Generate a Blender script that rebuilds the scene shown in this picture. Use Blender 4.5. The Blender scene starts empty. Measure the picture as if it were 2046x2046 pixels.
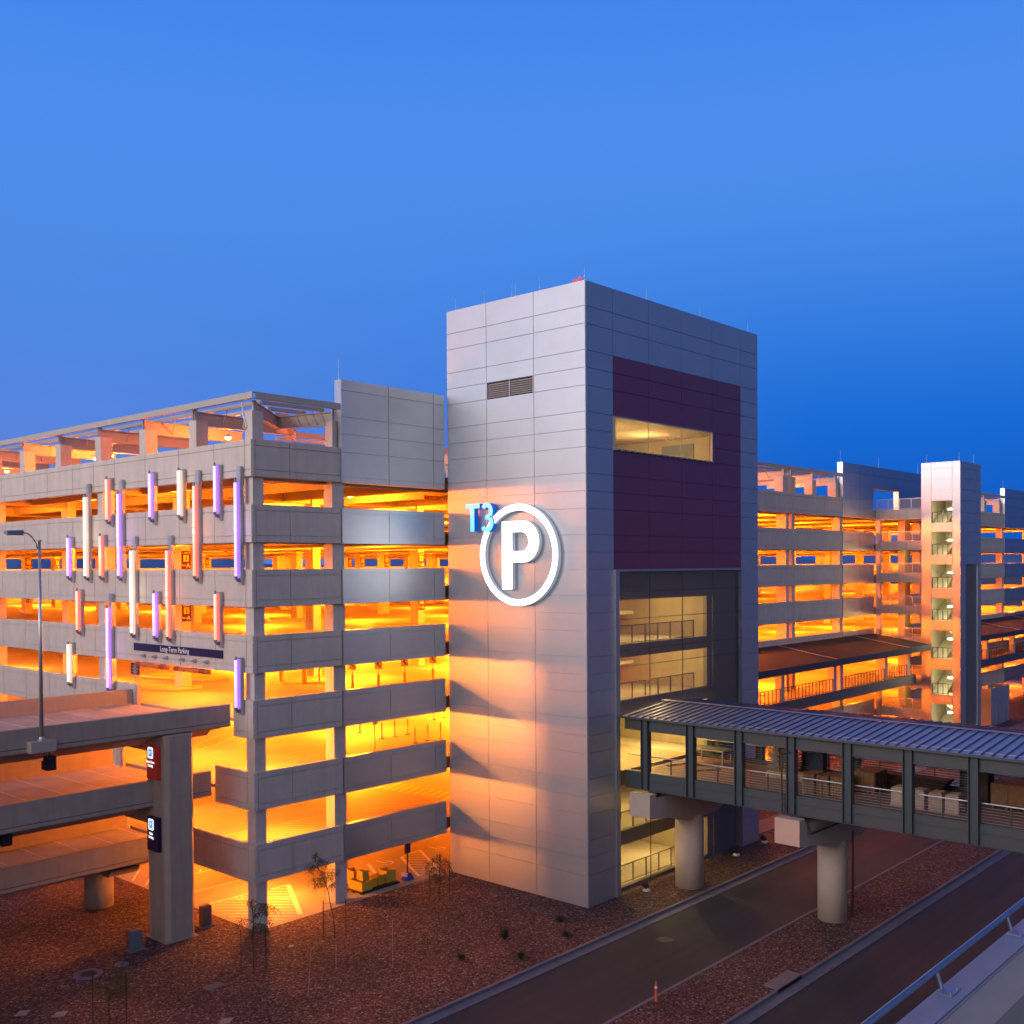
import bpy, bmesh, math, random
from mathutils import Vector, Matrix
random.seed(7)
D = bpy.data
SC = bpy.context.scene
COL = SC.collection
rad = math.radians

# ------------------------------------------------------------------ camera
YAW, PITCH, ROLL = 0.7319262, -0.0112389, -0.0062852
FPX, CY = 2109.59, 1152.69
CAM_Z = 18.0
Fw = Vector((math.cos(YAW)*math.cos(PITCH), math.sin(YAW)*math.cos(PITCH), math.sin(PITCH)))
R0 = Vector((math.sin(YAW), -math.cos(YAW), 0))
U0 = R0.cross(Fw)
Rt = R0*math.cos(ROLL) + U0*math.sin(ROLL)
Up = -R0*math.sin(ROLL) + U0*math.cos(ROLL)
cam = D.objects.new('camera', D.cameras.new('camera'))
COL.objects.link(cam)
m = Matrix.Identity(4)
for i in range(3):
    m[i][0], m[i][1], m[i][2] = Rt[i], Up[i], -Fw[i]
m.translation = (0, 0, CAM_Z)
cam.matrix_world = m
cam.data.sensor_width = 36
cam.data.lens = FPX/2046*36
cam.data.shift_y = (CY-1023)/2046
cam.data.clip_start = 0.2
cam.data.clip_end = 9000
SC.camera = cam

# ------------------------------------------------------------------ world: dusk sky
W = D.worlds.new('World'); SC.world = W; W.use_nodes = True
nt = W.node_tree; nt.nodes.clear()
def N(t, **k):
    n = nt.nodes.new(t)
    for a, b in k.items(): setattr(n, a, b)
    return n
tc = N('ShaderNodeTexCoord')
nrm = N('ShaderNodeVectorMath', operation='NORMALIZE'); nt.links.new(tc.outputs['Generated'], nrm.inputs[0])
sep = N('ShaderNodeSeparateXYZ'); nt.links.new(nrm.outputs[0], sep.inputs[0])
def ramp(inp, pts, interp='B_SPLINE'):
    r = N('ShaderNodeValToRGB'); r.color_ramp.interpolation = interp
    e = r.color_ramp.elements
    while len(e) < len(pts): e.new(0.5)
    for x, (p, c) in zip(e, pts): x.position = p; x.color = (*c, 1)
    nt.links.new(inp, r.inputs[0]); return r
# sky colour by height above the horizon, on the dark (east) side and on the twilight (west) side
east = ramp(sep.outputs[2], [(0, (.003, .095, .50)), (.05, (.0035, .108, .56)), (.10, (.005, .128, .625)), (.14, (.009, .150, .67)), (.18, (.020, .176, .71)), (.22, (.036, .204, .745)), (.26, (.052, .230, .775)), (.30, (.066, .252, .80)), (.34, (.074, .264, .82)), (.38, (.074, .262, .835)), (.42, (.066, .250, .84)), (.47, (.055, .232, .84)), (.52, (.045, .212, .82)), (.58, (.038, .18, .72)), (.75, (.025, .10, .42)), (1, (.015, .05, .22))], 'B_SPLINE')
west = ramp(sep.outputs[2], [(0, (3.9, 2.4, 1.7)), (.10, (3.4, 2.4, 1.9)), (.25, (1.8, 1.45, 1.4)), (.45, (.42, .44, .66)), (1, (.02, .07, .26))])
hz = N('ShaderNodeCombineXYZ'); nt.links.new(sep.outputs[0], hz.inputs[0]); nt.links.new(sep.outputs[1], hz.inputs[1])
hn = N('ShaderNodeVectorMath', operation='NORMALIZE'); nt.links.new(hz.outputs[0], hn.inputs[0])
def dot(v):
    d = N('ShaderNodeVectorMath', operation='DOT_PRODUCT')
    nt.links.new(hn.outputs[0], d.inputs[0]); d.inputs[1].default_value = v; return d.outputs['Value']
def mr(inp, a, b, c=0, d=1):
    n = N('ShaderNodeMapRange'); n.interpolation_type = 'SMOOTHSTEP'
    nt.links.new(inp, n.inputs[0])
    for i, v in enumerate((a, b, c, d)): n.inputs[i+1].default_value = v
    return n.outputs[0]
GL = rad(197)
gf = mr(dot((math.cos(GL), math.sin(GL), 0)), -0.12, 1.0)
mix = N('ShaderNodeMix', data_type='RGBA')
nt.links.new(gf, mix.inputs['Factor']); nt.links.new(east.outputs[0], mix.inputs['A']); nt.links.new(west.outputs[0], mix.inputs['B'])
# the part of the sky opposite the glow (south-east) is deeper
dk = mr(dot((math.cos(rad(-45)), math.sin(rad(-45)), 0)), 0.55, 1.0, 1.0, 0.42)
mul = N('ShaderNodeMix', data_type='RGBA', blend_type='MULTIPLY'); mul.inputs['Factor'].default_value = 1
nt.links.new(mix.outputs['Result'], mul.inputs['A']); nt.links.new(dk, mul.inputs['B'])
# left part of the view: a little paler towards the horizon
pl0 = mr(dot((math.cos(rad(85)), math.sin(rad(85)), 0)), 0.50, 1.0, 0, 0.13)
plm = N('ShaderNodeMath', operation='MULTIPLY'); nt.links.new(pl0, plm.inputs[0]); nt.links.new(mr(sep.outputs[2], 0, .36, 1, 0), plm.inputs[1]); pl = plm.outputs[0]
pc = N('ShaderNodeMix', data_type='RGBA', blend_type='ADD')
nt.links.new(pl, pc.inputs['Factor']); nt.links.new(mul.outputs['Result'], pc.inputs['A']); pc.inputs['B'].default_value = (.95, 1, .9, 1)
sky = N('ShaderNodeTexSky', sky_type='NISHITA'); sky.sun_disc = False
sky.sun_elevation = rad(1.0); sky.sun_rotation = rad(278)
b1 = N('ShaderNodeBackground'); b1.inputs[1].default_value = 1.0
nt.links.new(pc.outputs['Result'], b1.inputs[0])
b2 = N('ShaderNodeBackground'); b2.inputs[1].default_value = 0.002
nt.links.new(sky.outputs[0], b2.inputs[0])
ad = N('ShaderNodeAddShader'); nt.links.new(b1.outputs[0], ad.inputs[0]); nt.links.new(b2.outputs[0], ad.inputs[1])
out = N('ShaderNodeOutputWorld'); nt.links.new(ad.outputs[0], out.inputs[0])

# afterglow of the set sun, very soft
sl = D.lights.new('afterglow', 'SUN'); sl.energy = 2.1; sl.angle = rad(34); sl.color = (1.0, .85, .78)
so = D.objects.new('afterglow', sl); COL.objects.link(so)
sd = Vector((math.cos(rad(172))*math.cos(rad(9)), math.sin(rad(172))*math.cos(rad(9)), math.sin(rad(9))))
so.rotation_euler = sd.to_track_quat('Z', 'Y').to_euler(); so.location = (-20, 0, 60)

SC.view_settings.view_transform = 'Standard'; SC.view_settings.look = 'None'
SC.view_settings.exposure = 0.0; SC.view_settings.gamma = 1
SC.render.engine = 'CYCLES'
SC.cycles.max_bounces = 5; SC.cycles.diffuse_bounces = 4; SC.cycles.glossy_bounces = 2
SC.cycles.transparent_max_bounces = 8; SC.cycles.sample_clamp_indirect = 6
SC.cycles.caustics_reflective = False; SC.cycles.caustics_refractive = False

# ------------------------------------------------------------------ materials
def mat(name, col, rough=.75, metal=0, var=0.0, scale=3.0, bump=0.0, bscale=40, emit=None, es=0, stain=0.0, spec=None):
    M = D.materials.new(name); M.use_nodes = True; t = M.node_tree; b = t.nodes['Principled BSDF']
    b.inputs['Base Color'].default_value = (*col, 1); b.inputs['Roughness'].default_value = rough; b.inputs['Metallic'].default_value = metal
    if spec is not None: b.inputs['Specular IOR Level'].default_value = spec
    if emit: b.inputs['Emission Color'].default_value = (*emit, 1); b.inputs['Emission Strength'].default_value = es
    tcn = t.nodes.new('ShaderNodeTexCoord')
    if var:
        n = t.nodes.new('ShaderNodeTexNoise'); n.inputs['Scale'].default_value = scale; n.inputs['Detail'].default_value = 6; n.inputs['Roughness'].default_value = .65
        t.links.new(tcn.outputs['Object'], n.inputs['Vector'])
        r = t.nodes.new('ShaderNodeMapRange'); r.inputs[1].default_value = .3; r.inputs[2].default_value = .7; r.inputs[3].default_value = 1-var; r.inputs[4].default_value = 1+var
        t.links.new(n.outputs[0], r.inputs[0])
        last = r.outputs[0]
        if stain:
            mp = t.nodes.new('ShaderNodeMapping'); mp.inputs['Scale'].default_value = (2.2, 2.2, .12); t.links.new(tcn.outputs['Object'], mp.inputs[0])
            n2 = t.nodes.new('ShaderNodeTexNoise'); n2.inputs['Scale'].default_value = 1.5; n2.inputs['Detail'].default_value = 5; t.links.new(mp.outputs[0], n2.inputs['Vector'])
            r2 = t.nodes.new('ShaderNodeMapRange'); r2.inputs[1].default_value = .35; r2.inputs[2].default_value = .7; r2.inputs[3].default_value = 1+stain*.3; r2.inputs[4].default_value = 1-stain
            t.links.new(n2.outputs[0], r2.inputs[0])
            mm = t.nodes.new('ShaderNodeMath'); mm.operation = 'MULTIPLY'; t.links.new(last, mm.inputs[0]); t.links.new(r2.outputs[0], mm.inputs[1]); last = mm.outputs[0]
        x = t.nodes.new('ShaderNodeMix'); x.data_type = 'RGBA'; x.blend_type = 'MULTIPLY'; x.inputs['Factor'].default_value = 1
        x.inputs['A'].default_value = (*col, 1); t.links.new(last, x.inputs['B']); t.links.new(x.outputs['Result'], b.inputs['Base Color'])
    if bump:
        n = t.nodes.new('ShaderNodeTexNoise'); n.inputs['Scale'].default_value = bscale; n.inputs['Detail'].default_value = 4
        t.links.new(tcn.outputs['Object'], n.inputs['Vector'])
        bp = t.nodes.new('ShaderNodeBump'); bp.inputs['Strength'].default_value = bump; bp.inputs['Distance'].default_value = .02
        t.links.new(n.outputs[0], bp.inputs['Height']); t.links.new(bp.outputs[0], b.inputs['Normal'])
    return M
CONC = mat('painted_concrete', (.60, .53, .48), .8, var=.06, scale=1.2, bump=.15, stain=.09)
INCO = mat('interior_concrete', (.56, .50, .42), .85, var=.07, scale=.8, stain=.08)
FLOORC = mat('deck_concrete', (.34, .31, .27), .7, var=.16, scale=.35, bump=.1, bscale=12)
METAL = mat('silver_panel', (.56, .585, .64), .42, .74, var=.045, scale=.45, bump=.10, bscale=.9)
METAL3 = mat('silver_panel_dimmed', (.44, .45, .50), .40, .88, var=.04, scale=.6)  # silver panel colour darkened to tone down afterglow on the stair tower's west face
METAL2 = mat('silver_panel_smooth', (.58, .59, .64), .36, .9, var=.045, scale=.6, bump=.10, bscale=.9)  # smoother, more metallic version of the silver panel
MAROON = mat('maroon_panel', (.26, .085, .15), .30, .35, var=.04, scale=.6)
STEELG = mat('green_grey_steel', (.060, .078, .092), .5, .1, var=.06, scale=2)
ROOFM = mat('seamed_roof_metal', (.34, .33, .44), .45, .5, var=.05, scale=1)
DARKM = mat('dark_metal', (.05, .05, .055), .5, .3, var=.1)
GALV = mat('galvanised_metal', (.5, .52, .55), .4, .7, var=.05)
RAILB = mat('galvanised_pipe', (.34, .38, .46), .32, .85, var=.1, scale=9)
BEIGE = mat('beige_steel', (.46, .42, .38), .6, var=.04)
RAMPC = mat('ramp_concrete', (.42, .33, .27), .85, var=.07, scale=1.1, bump=.15, stain=.10)
RAMPD = mat('ramp_deck', (.36, .32, .29), .8, var=.16, scale=.6, bump=.1, stain=.0)
CAPW = mat('pale_pier_concrete', (.50, .40, .335), .85, var=.05, scale=2, bump=.1)
ASPH = mat('asphalt', (.040, .037, .046), .8, var=.30, scale=.35, bump=.3, bscale=120)
KERB = mat('kerb_concrete', (.19, .165, .19), .8, var=.12, scale=1.5, bump=.1)
YEL = mat('yellow_paint', (.75, .52, .08), .6, var=.12, scale=6)
WHITEP = mat('white_paint', (.78, .74, .66), .6, var=.1, scale=6)
DARKR = mat('roof_membrane', (.020, .019, .021), .75, var=.12, scale=1)
WOOD = mat('brown_crate_wood', (.20, .105, .05), .8, var=.25, scale=5)
PALEC = mat('pale_carton', (.40, .32, .26), .8, var=.15, scale=5)
BLK = mat('black_plastic', (.012, .012, .014), .5, var=.1)
NAVY = mat('navy_sign', (.010, .004, .055), .5, var=.05)
REDS = mat('red_sign', (.42, .025, .015), .5, var=.05, emit=(.42, .025, .015), es=.12)
BRN = mat('brown_sign', (.055, .012, .01), .5, var=.05)
SIGNW = mat('sign_white', (.85, .85, .82), .5, var=.02)
SIGNY = mat('sign_yellow', (.85, .6, .05), .5, var=.02)
BARK = mat('young_bark', (.05, .034, .024), .9, var=.2, scale=20)
LEAF = mat('thin_leaves', (.11, .095, .04), .8, var=.3, scale=8)
SHRUB = mat('shrub_leaves', (.045, .06, .03), .8, var=.3, scale=20)
ORNG = mat('orange_plastic', (.75, .12, .03), .5, var=.05)
YELB = mat('yellow_barrier', (.62, .40, .04), .5, var=.06)
BLUEB = mat('blue_plastic', (.02, .06, .35), .5, var=.06)
TAN = mat('tan_block', (.42, .36, .25), .85, var=.08, scale=3)
def lit(name, col, s, base=(.8, .8, .8)):
    return mat(name, base, .4, emit=col, es=s)
SODL = lit('sodium_lamp_glow', (1, .62, .12), 30)
WARML = lit('warm_lamp_glow', (1, .9, .55), 22)
LW = lit('lit_white', (.93, 1, 1), 2.2)
LWS = mat('letter_return', (.62, .63, .68), .5, var=.02, emit=(.7, .78, .9), es=.28)  # low glow of its own imitates light on the letter sides
LCY = lit('lit_cyan', (.15, .66, 1), 1.25, (.2, .5, .6))
LBL = mat('blue_return', (.0, .08, .40), .5, var=.02, emit=(.0, .13, .65), es=.6)
TV = lit('violet_tube', (.62, .42, 1), 1.3)
CV = lit('violet_housing_glow', (.40, .16, .95), 1.0, (.5, .3, .8)); CWH = lit('white_housing_glow', (.85, .55, .36), .8); CRD = lit('red_housing_glow', (1, .16, .10), .9, (.8, .3, .3))  # glow colours imitating tube light on the housings
TWH = lit('white_tube', (1, .93, .72), 1.7)
TRD = lit('red_tube', (1, .36, .15), 1.25)
ICW = lit('icon_white', (.95, 1, 1), 1.0)
ICB = lit('icon_blue', (.02, .30, .70), .9, (.1, .3, .6))
OBST = lit('red_beacon', (1, .05, .03), 1.1, (.3, .02, .02))

def gravel_mat():
    M = D.materials.new('red_gravel'); M.use_nodes = True; t = M.node_tree; b = t.nodes['Principled BSDF']; b.inputs['Roughness'].default_value = .9
    tcn = t.nodes.new('ShaderNodeTexCoord')
    v = t.nodes.new('ShaderNodeTexVoronoi'); v.inputs['Scale'].default_value = 12; t.links.new(tcn.outputs['Object'], v.inputs['Vector'])
    s = t.nodes.new('ShaderNodeSeparateColor'); t.links.new(v.outputs['Color'], s.inputs[0])
    r = t.nodes.new('ShaderNodeValToRGB'); e = r.color_ramp.elements
    pts = [(0, (.030, .011, .012)), (.35, (.078, .031, .031)), (.7, (.145, .060, .058)), (.93, (.22, .12, .11)), (1, (.34, .25, .23))]
    while len(e) < len(pts): e.new(.5)
    for x, (p, c) in zip(e, pts): x.position = p; x.color = (*c, 1)
    t.links.new(s.outputs[0], r.inputs[0])
    n = t.nodes.new('ShaderNodeTexNoise'); n.inputs['Scale'].default_value = .35; n.inputs['Detail'].default_value = 5; t.links.new(tcn.outputs['Object'], n.inputs['Vector'])
    mrn = t.nodes.new('ShaderNodeMapRange'); mrn.inputs[1].default_value = .3; mrn.inputs[2].default_value = .7; mrn.inputs[3].default_value = .75; mrn.inputs[4].default_value = 1.2; t.links.new(n.outputs[0], mrn.inputs[0])
    x = t.nodes.new('ShaderNodeMix'); x.data_type = 'RGBA'; x.blend_type = 'MULTIPLY'; x.inputs['Factor'].default_value = 1
    t.links.new(r.outputs[0], x.inputs['A']); t.links.new(mrn.outputs[0], x.inputs['B']); t.links.new(x.outputs['Result'], b.inputs['Base Color'])
    bp = t.nodes.new('ShaderNodeBump'); bp.inputs['Strength'].default_value = 1; bp.inputs['Distance'].default_value = .06; bp.invert = True
    t.links.new(v.outputs['Distance'], bp.inputs['Height']); t.links.new(bp.outputs[0], b.inputs['Normal'])
    return M
GRAV = gravel_mat()
def screen_mat(name, col, alpha):
    M = D.materials.new(name); M.use_nodes = True; t = M.node_tree; b = t.nodes['Principled BSDF']
    b.inputs['Base Color'].default_value = (*col, 1); b.inputs['Roughness'].default_value = .6; b.inputs['Metallic'].default_value = .3
    tr = t.nodes.new('ShaderNodeBsdfTransparent'); mx = t.nodes.new('ShaderNodeMixShader'); o = t.nodes['Material Output']
    mx.inputs[0].default_value = alpha; t.links.new(tr.outputs[0], mx.inputs[1]); t.links.new(b.outputs[0], mx.inputs[2]); t.links.new(mx.outputs[0], o.inputs[0])
    return M
_t = ASPH.node_tree; _n = [n for n in _t.nodes if n.type == 'TEX_NOISE'][0]
_mp = _t.nodes.new('ShaderNodeMapping'); _mp.inputs['Scale'].default_value = (.06, 1.6, 1)
_t.links.new([n for n in _t.nodes if n.type == 'TEX_COORD'][0].outputs['Object'], _mp.inputs[0]); _t.links.new(_mp.outputs[0], _n.inputs['Vector'])
MESHS = screen_mat('perforated_screen', (.22, .19, .19), .30)
RAILM = screen_mat('woven_rail_mesh', (.45, .42, .36), .32)

# ------------------------------------------------------------------ mesh helpers
class MB:
    def __init__(s): s.v = []; s.f = []
    def add(s, vs, fs):
        o = len(s.v); s.v += [tuple(v) for v in vs]; s.f += [tuple(i+o for i in f) for f in fs]; return s
    def box(s, x0, x1, y0, y1, z0, z1):
        return s.add([(x0, y0, z0), (x1, y0, z0), (x1, y1, z0), (x0, y1, z0), (x0, y0, z1), (x1, y0, z1), (x1, y1, z1), (x0, y1, z1)],
                     [(0, 3, 2, 1), (4, 5, 6, 7), (0, 1, 5, 4), (1, 2, 6, 5), (2, 3, 7, 6), (3, 0, 4, 7)])
    def prism(s, poly, a, b, axis='x'):
        n = len(poly)
        def P(p, t):
            return (t, p[0], p[1]) if axis == 'x' else ((p[0], t, p[1]) if axis == 'y' else (p[0], p[1], t))
        vs = [P(p, a) for p in poly] + [P(p, b) for p in poly]
        fs = [tuple(range(n))[::-1], tuple(range(n, 2*n))] + [(i, (i+1) % n, n+(i+1) % n, n+i) for i in range(n)]
        return s.add(vs, fs)
    def tube(s, p0, p1, r0, r1=None, n=8, cap=True):
        p0, p1 = Vector(p0), Vector(p1); r1 = r0 if r1 is None else r1
        d = (p1-p0).normalized(); a = d.orthogonal().normalized(); b = d.cross(a)
        vs = []
        for p, r in ((p0, r0), (p1, r1)):
            for i in range(n):
                t = 2*math.pi*i/n; vs.append(p+a*math.cos(t)*r+b*math.sin(t)*r)
        fs = [(i, (i+1) % n, n+(i+1) % n, n+i) for i in range(n)]
        if cap: fs += [tuple(range(n))[::-1], tuple(range(n, 2*n))]
        return s.add(vs, fs)
    def bar(s, p0, p1, w, h):
        p0, p1 = Vector(p0), Vector(p1); d = (p1-p0).normalized(); side = d.cross(Vector((0, 0, 1)))
        if side.length < 1e-4: side = Vector((1, 0, 0))
        side.normalize(); up = side.cross(d).normalized()
        vs = [p+side*a*w/2+up*b*h/2 for p in (p0, p1) for a, b in ((-1, -1), (1, -1), (1, 1), (-1, 1))]
        return s.add(vs, [(0, 1, 2, 3), (7, 6, 5, 4), (0, 4, 5, 1), (1, 5, 6, 2), (2, 6, 7, 3), (3, 7, 4, 0)])
    def quad(s, a, b, c, d): return s.add([a, b, c, d], [(0, 1, 2, 3)])
    def obj(s, name, mt, parent=None, smooth=False, bevel=0):
        me = D.meshes.new(name); me.from_pydata(s.v, [], s.f); me.materials.append(mt)
        bm = bmesh.new(); bm.from_mesh(me); bmesh.ops.recalc_face_normals(bm, faces=bm.faces); bm.to_mesh(me); bm.free()
        if smooth:
            for p in me.polygons: p.use_smooth = True
        o = D.objects.new(name, me); COL.objects.link(o)
        if bevel:
            bv = o.modifiers.new('bevel', 'BEVEL'); bv.width = bevel; bv.segments = 2; bv.limit_method = 'ANGLE'
        if smooth == 'auto':
            pass
        if parent: adopt(o, parent)
        return o
ORG = {}
def adopt(o, parent):
    o.parent = parent
    l = Vector(ORG.get(parent.name, (0, 0, 0)))
    o.matrix_parent_inverse = Matrix.Translation(-l)
    ORG[o.name] = (0, 0, 0)
def tag(o, label=None, cat=None, group=None, kind=None):
    if label: o['label'] = label
    if cat: o['category'] = cat
    if group: o['group'] = group
    if kind: o['kind'] = kind
    return o
def thing(name, label, cat, loc=(0, 0, 0), group=None):
    o = D.objects.new(name, None); COL.objects.link(o); o.location = loc; o.empty_display_size = .2
    ORG[o.name] = tuple(loc)
    return tag(o, label, cat, group)
def lamp(name, loc, power, col, radius=.15, parent=None, spot=None):
    l = D.lights.new(name, 'SPOT' if spot else 'POINT'); l.energy = power; l.color = col; l.shadow_soft_size = radius
    if spot: l.spot_size = rad(spot); l.spot_blend = .5
    o = D.objects.new(name, l); COL.objects.link(o); o.location = loc
    if parent: adopt(o, parent)
    return o
def curve_mesh(name, splines, extrude, mt, mats=None, M=Matrix.Identity(4), parent=None, res=12, bevel=0):
    """closed 2D outlines (lists of points) -> extruded mesh placed by matrix M"""
    c = D.curves.new(name, 'CURVE'); c.dimensions = '2D'; c.fill_mode = 'BOTH'; c.extrude = extrude; c.bevel_depth = bevel
    for pts in splines:
        s = c.splines.new('POLY'); s.points.add(len(pts)-1); s.use_cyclic_u = True
        for p, q in zip(s.points, pts): p.co = (q[0], q[1], 0, 1)
    return _solid(name, c, mt, mats, M, parent)
def _solid(name, c, mt, mats, M, parent):
    to = D.objects.new(name+'_tmp', c); COL.objects.link(to)
    dg = bpy.context.evaluated_depsgraph_get()
    me = D.meshes.new_from_object(to.evaluated_get(dg)); D.objects.remove(to); D.curves.remove(c)
    me.name = name; me.transform(M); me.materials.clear(); me.materials.append(mt)
    if mats:
        me.materials.append(mats)
        ax = (M.to_3x3() @ Vector((0, 0, 1))).normalized()
        for p in me.polygons: p.material_index = 0 if p.normal.dot(ax) > .9 else 1
    o = D.objects.new(name, me); COL.objects.link(o)
    if parent: adopt(o, parent)
    return o
def frameM(origin, u, v):
    u, v = Vector(u).normalized(), Vector(v).normalized(); w = u.cross(v)
    M = Matrix.Identity(4)
    for i in range(3): M[i][0], M[i][1], M[i][2], M[i][3] = u[i], v[i], w[i], origin[i]
    return M
def text(name, s, size, mt, M, parent=None, ext=.004, sx=1.0, off=0.0, align='CENTER', mats=None):
    c = D.curves.new(name, 'FONT'); c.body = s; c.size = size; c.extrude = ext; c.align_x = align; c.align_y = 'CENTER'; c.offset = off; c.resolution_u = 3
    return _solid(name, c, mt, mats, M @ Matrix.Diagonal((sx, 1, 1, 1)), parent)
LEFTF = ((0, -1, 0), (0, 0, 1))     # facing -X: text runs towards -Y
SOUTHF = ((1, 0, 0), (0, 0, 1))     # facing -Y
def cells(mb, axis, plane, us, zs, depth, gap=.032, skip=None):
    """panelled wall: one box per cell with reveals, plus a backing recessed 2.5 cm; axis 'x' = wall in plane x"""
    g = gap/2
    for i in range(len(us)-1):
        for j in range(len(zs)-1):
            if skip and skip(i, j): continue
            a, b, c, d = us[i], us[i+1], zs[j], zs[j+1]
            if axis == 'x':
                mb.box(plane, plane+.065, a+g, b-g, c+g, d-g); mb.box(plane+.055, plane+depth, a, b, c, d)
            else:
                mb.box(a+g, b-g, plane, plane+.065, c+g, d-g); mb.box(a, b, plane+.055, plane+depth, c, d)
    return mb

# ------------------------------------------------------------------ ground, roads
def sheet(name, mt, rects, kind='structure'):
    b = MB()
    for x0, x1, y0, y1, z in rects: b.quad((x0, y0, z), (x1, y0, z), (x1, y1, z), (x0, y1, z))
    return tag(b.obj(name, mt), kind=kind)
GRD = mat('desert_ground', (.13, .075, .06), .9, var=.2, scale=.05)
sheet('ground', GRD, [(-3000, 6000, -3000, 6000, -.20)])
g = MB(); g.box(-160, 130, 30.93, 44.1, -.3, 0); g.box(-160, 30.1, 44.1, 220, -.3, 0); g.box(130, 400, 30.93, 44.1, -.3, -.002)
tag(g.obj('gravel_bed', GRAV), kind='structure')
g = MB(); g.box(-160, 400, 21.5, 24.80, -.3, -.01)
tag(g.obj('median_gravel', GRAV), kind='structure')
sheet('road', ASPH, [(-160, 600, 24.98, 30.27, -.14)])
sheet('road', ASPH, [(-160, 600, 2.0, 20.83, -.14)])
k = MB(); k.box(-160, 400, 30.76, 30.925, -.3, .005); k.box(-160, 400, 30.25, 30.76, -.3, -.115)
tag(k.obj('kerb', KERB), kind='structure')
k = MB(); k.box(-160, 400, 24.82, 24.97, -.3, .005)
tag(k.obj('kerb', KERB), kind='structure')
k = MB(); k.box(-160, 40.35, 21.33, 21.48, -.3, .005); k.box(42.57, 400, 21.33, 21.48, -.3, .005); k.box(-160, 400, 20.80, 21.33, -.3, -.115)
tag(k.obj('kerb', KERB), kind='structure')
k = MB(); k.box(63, 140, 34.6, 36.4, -.01, .03); k.box(40.4, 44.1, 43.9, 44.15, -.01, .012)
tag(k.obj('path', KERB), kind='structure')
sheet('pavement', FLOORC, [(30.1, 170, 44.1, 138, .0)])
# unseen block added west of the ramps to keep the afterglow off low ground
tb = MB(); tb.box(-78, -56, -70, 210, -.2, 23)
for z in (3.2, 7.6, 12.0, 16.4, 20.8): tb.box(-56, -55.6, -70, 210, z, z+1.3)
for y in range(-66, 208, 9): tb.box(-56, -55.7, y, y+.6, 0, 22.9)
tag(tb.obj('afterglow_blocker', CONC), kind='structure')
# hills on the horizon
hb = MB(); n = 90; prev = None
for i in range(n+1):
    a = rad(-10+110*i/n); rr = 4200+260*math.sin(i*.37); h = 62+26*math.sin(i*.31+1)+14*math.sin(i*.83)+9*math.sin(i*2.1)+random.uniform(-4, 4)
    cur = ((rr*math.cos(a), rr*math.sin(a), -5), ((rr+500)*math.cos(a), (rr+500)*math.sin(a), h*.55), ((rr+1400)*math.cos(a), (rr+1400)*math.sin(a), h))
    if prev:
        for q in (0, 1): hb.quad(prev[q], cur[q], cur[q+1], prev[q+1])
    prev = cur
tag(hb.obj('hills', mat('hazed_hills', (.07, .16, .34), .95, var=.15, scale=.002)), kind='structure')  # blue distance haze is put into the base colour

# ------------------------------------------------------------------ parking garage
FL = [0.0, 3.1, 6.7, 10.3, 13.5, 16.8, 20.0, 23.2]
SP = [(2.28, 4.19), (5.87, 7.79), (9.44, 11.37), (12.70, 14.58), (15.98, 17.86), (19.20, 21.10), (22.46, 24.30)]
GX0, GX1, GY0, GY1 = 30.42, 168.0, 44.57, 137.0
gar = thing('parking_garage', 'long multi-storey concrete parking garage glowing orange behind the silver tower', 'parking garage', (31, 45, 0))
JL = [44.3, 44.85, 47.6, 51.0, 54.5, 57.95, 60.5, 63.2, 66.6, 70.0, 73.5, 77, 80.5, 84, 88, 92, 96, 100, 104, 108, 112, 116, 120, 124, 128, 132, 137]
def jl(a, b): return [a]+[y for y in JL if a+.35 < y < b-.35]+[b]
def band(z0, z1, top=.31, bot=.34): return [z0, z0+bot, z1-top, z1]
LGAPS = {0: (50.5, 57.0), 1: (47.78, 57.4), 2: (46.05, 55.62)}
for i, (a, b) in enumerate(SP):
    segs = [(44.3, 137)] if i not in LGAPS else [(44.3, LGAPS[i][0]), (LGAPS[i][1], 137)]
    for s0, s1 in segs:
        cells(MB(), 'x', 30.15, jl(s0, s1), band(a, b), .235, .042).obj('spandrel', CONC, gar)
    # south face, concrete part by the corner (starts behind the left face's corner panel)
    cells(MB(), 'y', 44.3, [30.40, 32.45, 35.75], band(a, b), .235, .042).obj('spandrel', CONC, gar)
    # beyond the tower
    if i != 1:
        cells(MB(), 'y', 44.3, [62.5, 70, 77, 86.83], band(a, b), .235, .042).obj('spandrel', CONC, gar)
        cells(MB(), 'y', 44.3, [86.9, 93.2, 96.9], band(a, b), .235, .042).obj('spandrel', CONC, gar)
    cells(MB(), 'y', 44.3, [111, 120, 128, 136.7, 145.4], band(a, b), .235, .042).obj('spandrel', CONC, gar)
    if i < 6:
        cells(MB(), 'y', 44.23, [35.76, 39.07, 42.5, 43.38], band(a, b, .29, .34), .3, .03).obj('metal_spandrel', METAL2, gar)
        if i != 1: cells(MB(), 'y', 44.23, [96.92, 100.7, 104.2], band(a, b, .29, .34), .3, .03).obj('metal_spandrel', METAL2, gar)
        cells(MB(), 'y', 44.23, [145.42, 149, 153, 157, 161, 168], band(a, b, .29, .34), .3, .03).obj('metal_spandrel', METAL2, gar)
    # far sides
    e = MB(); e.box(GX0, GX1, 137.02, 137.25, a, b); e.box(168.02, 168.25, 44.5, 137, a, b); e.obj('spandrel', CONC, gar)
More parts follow.
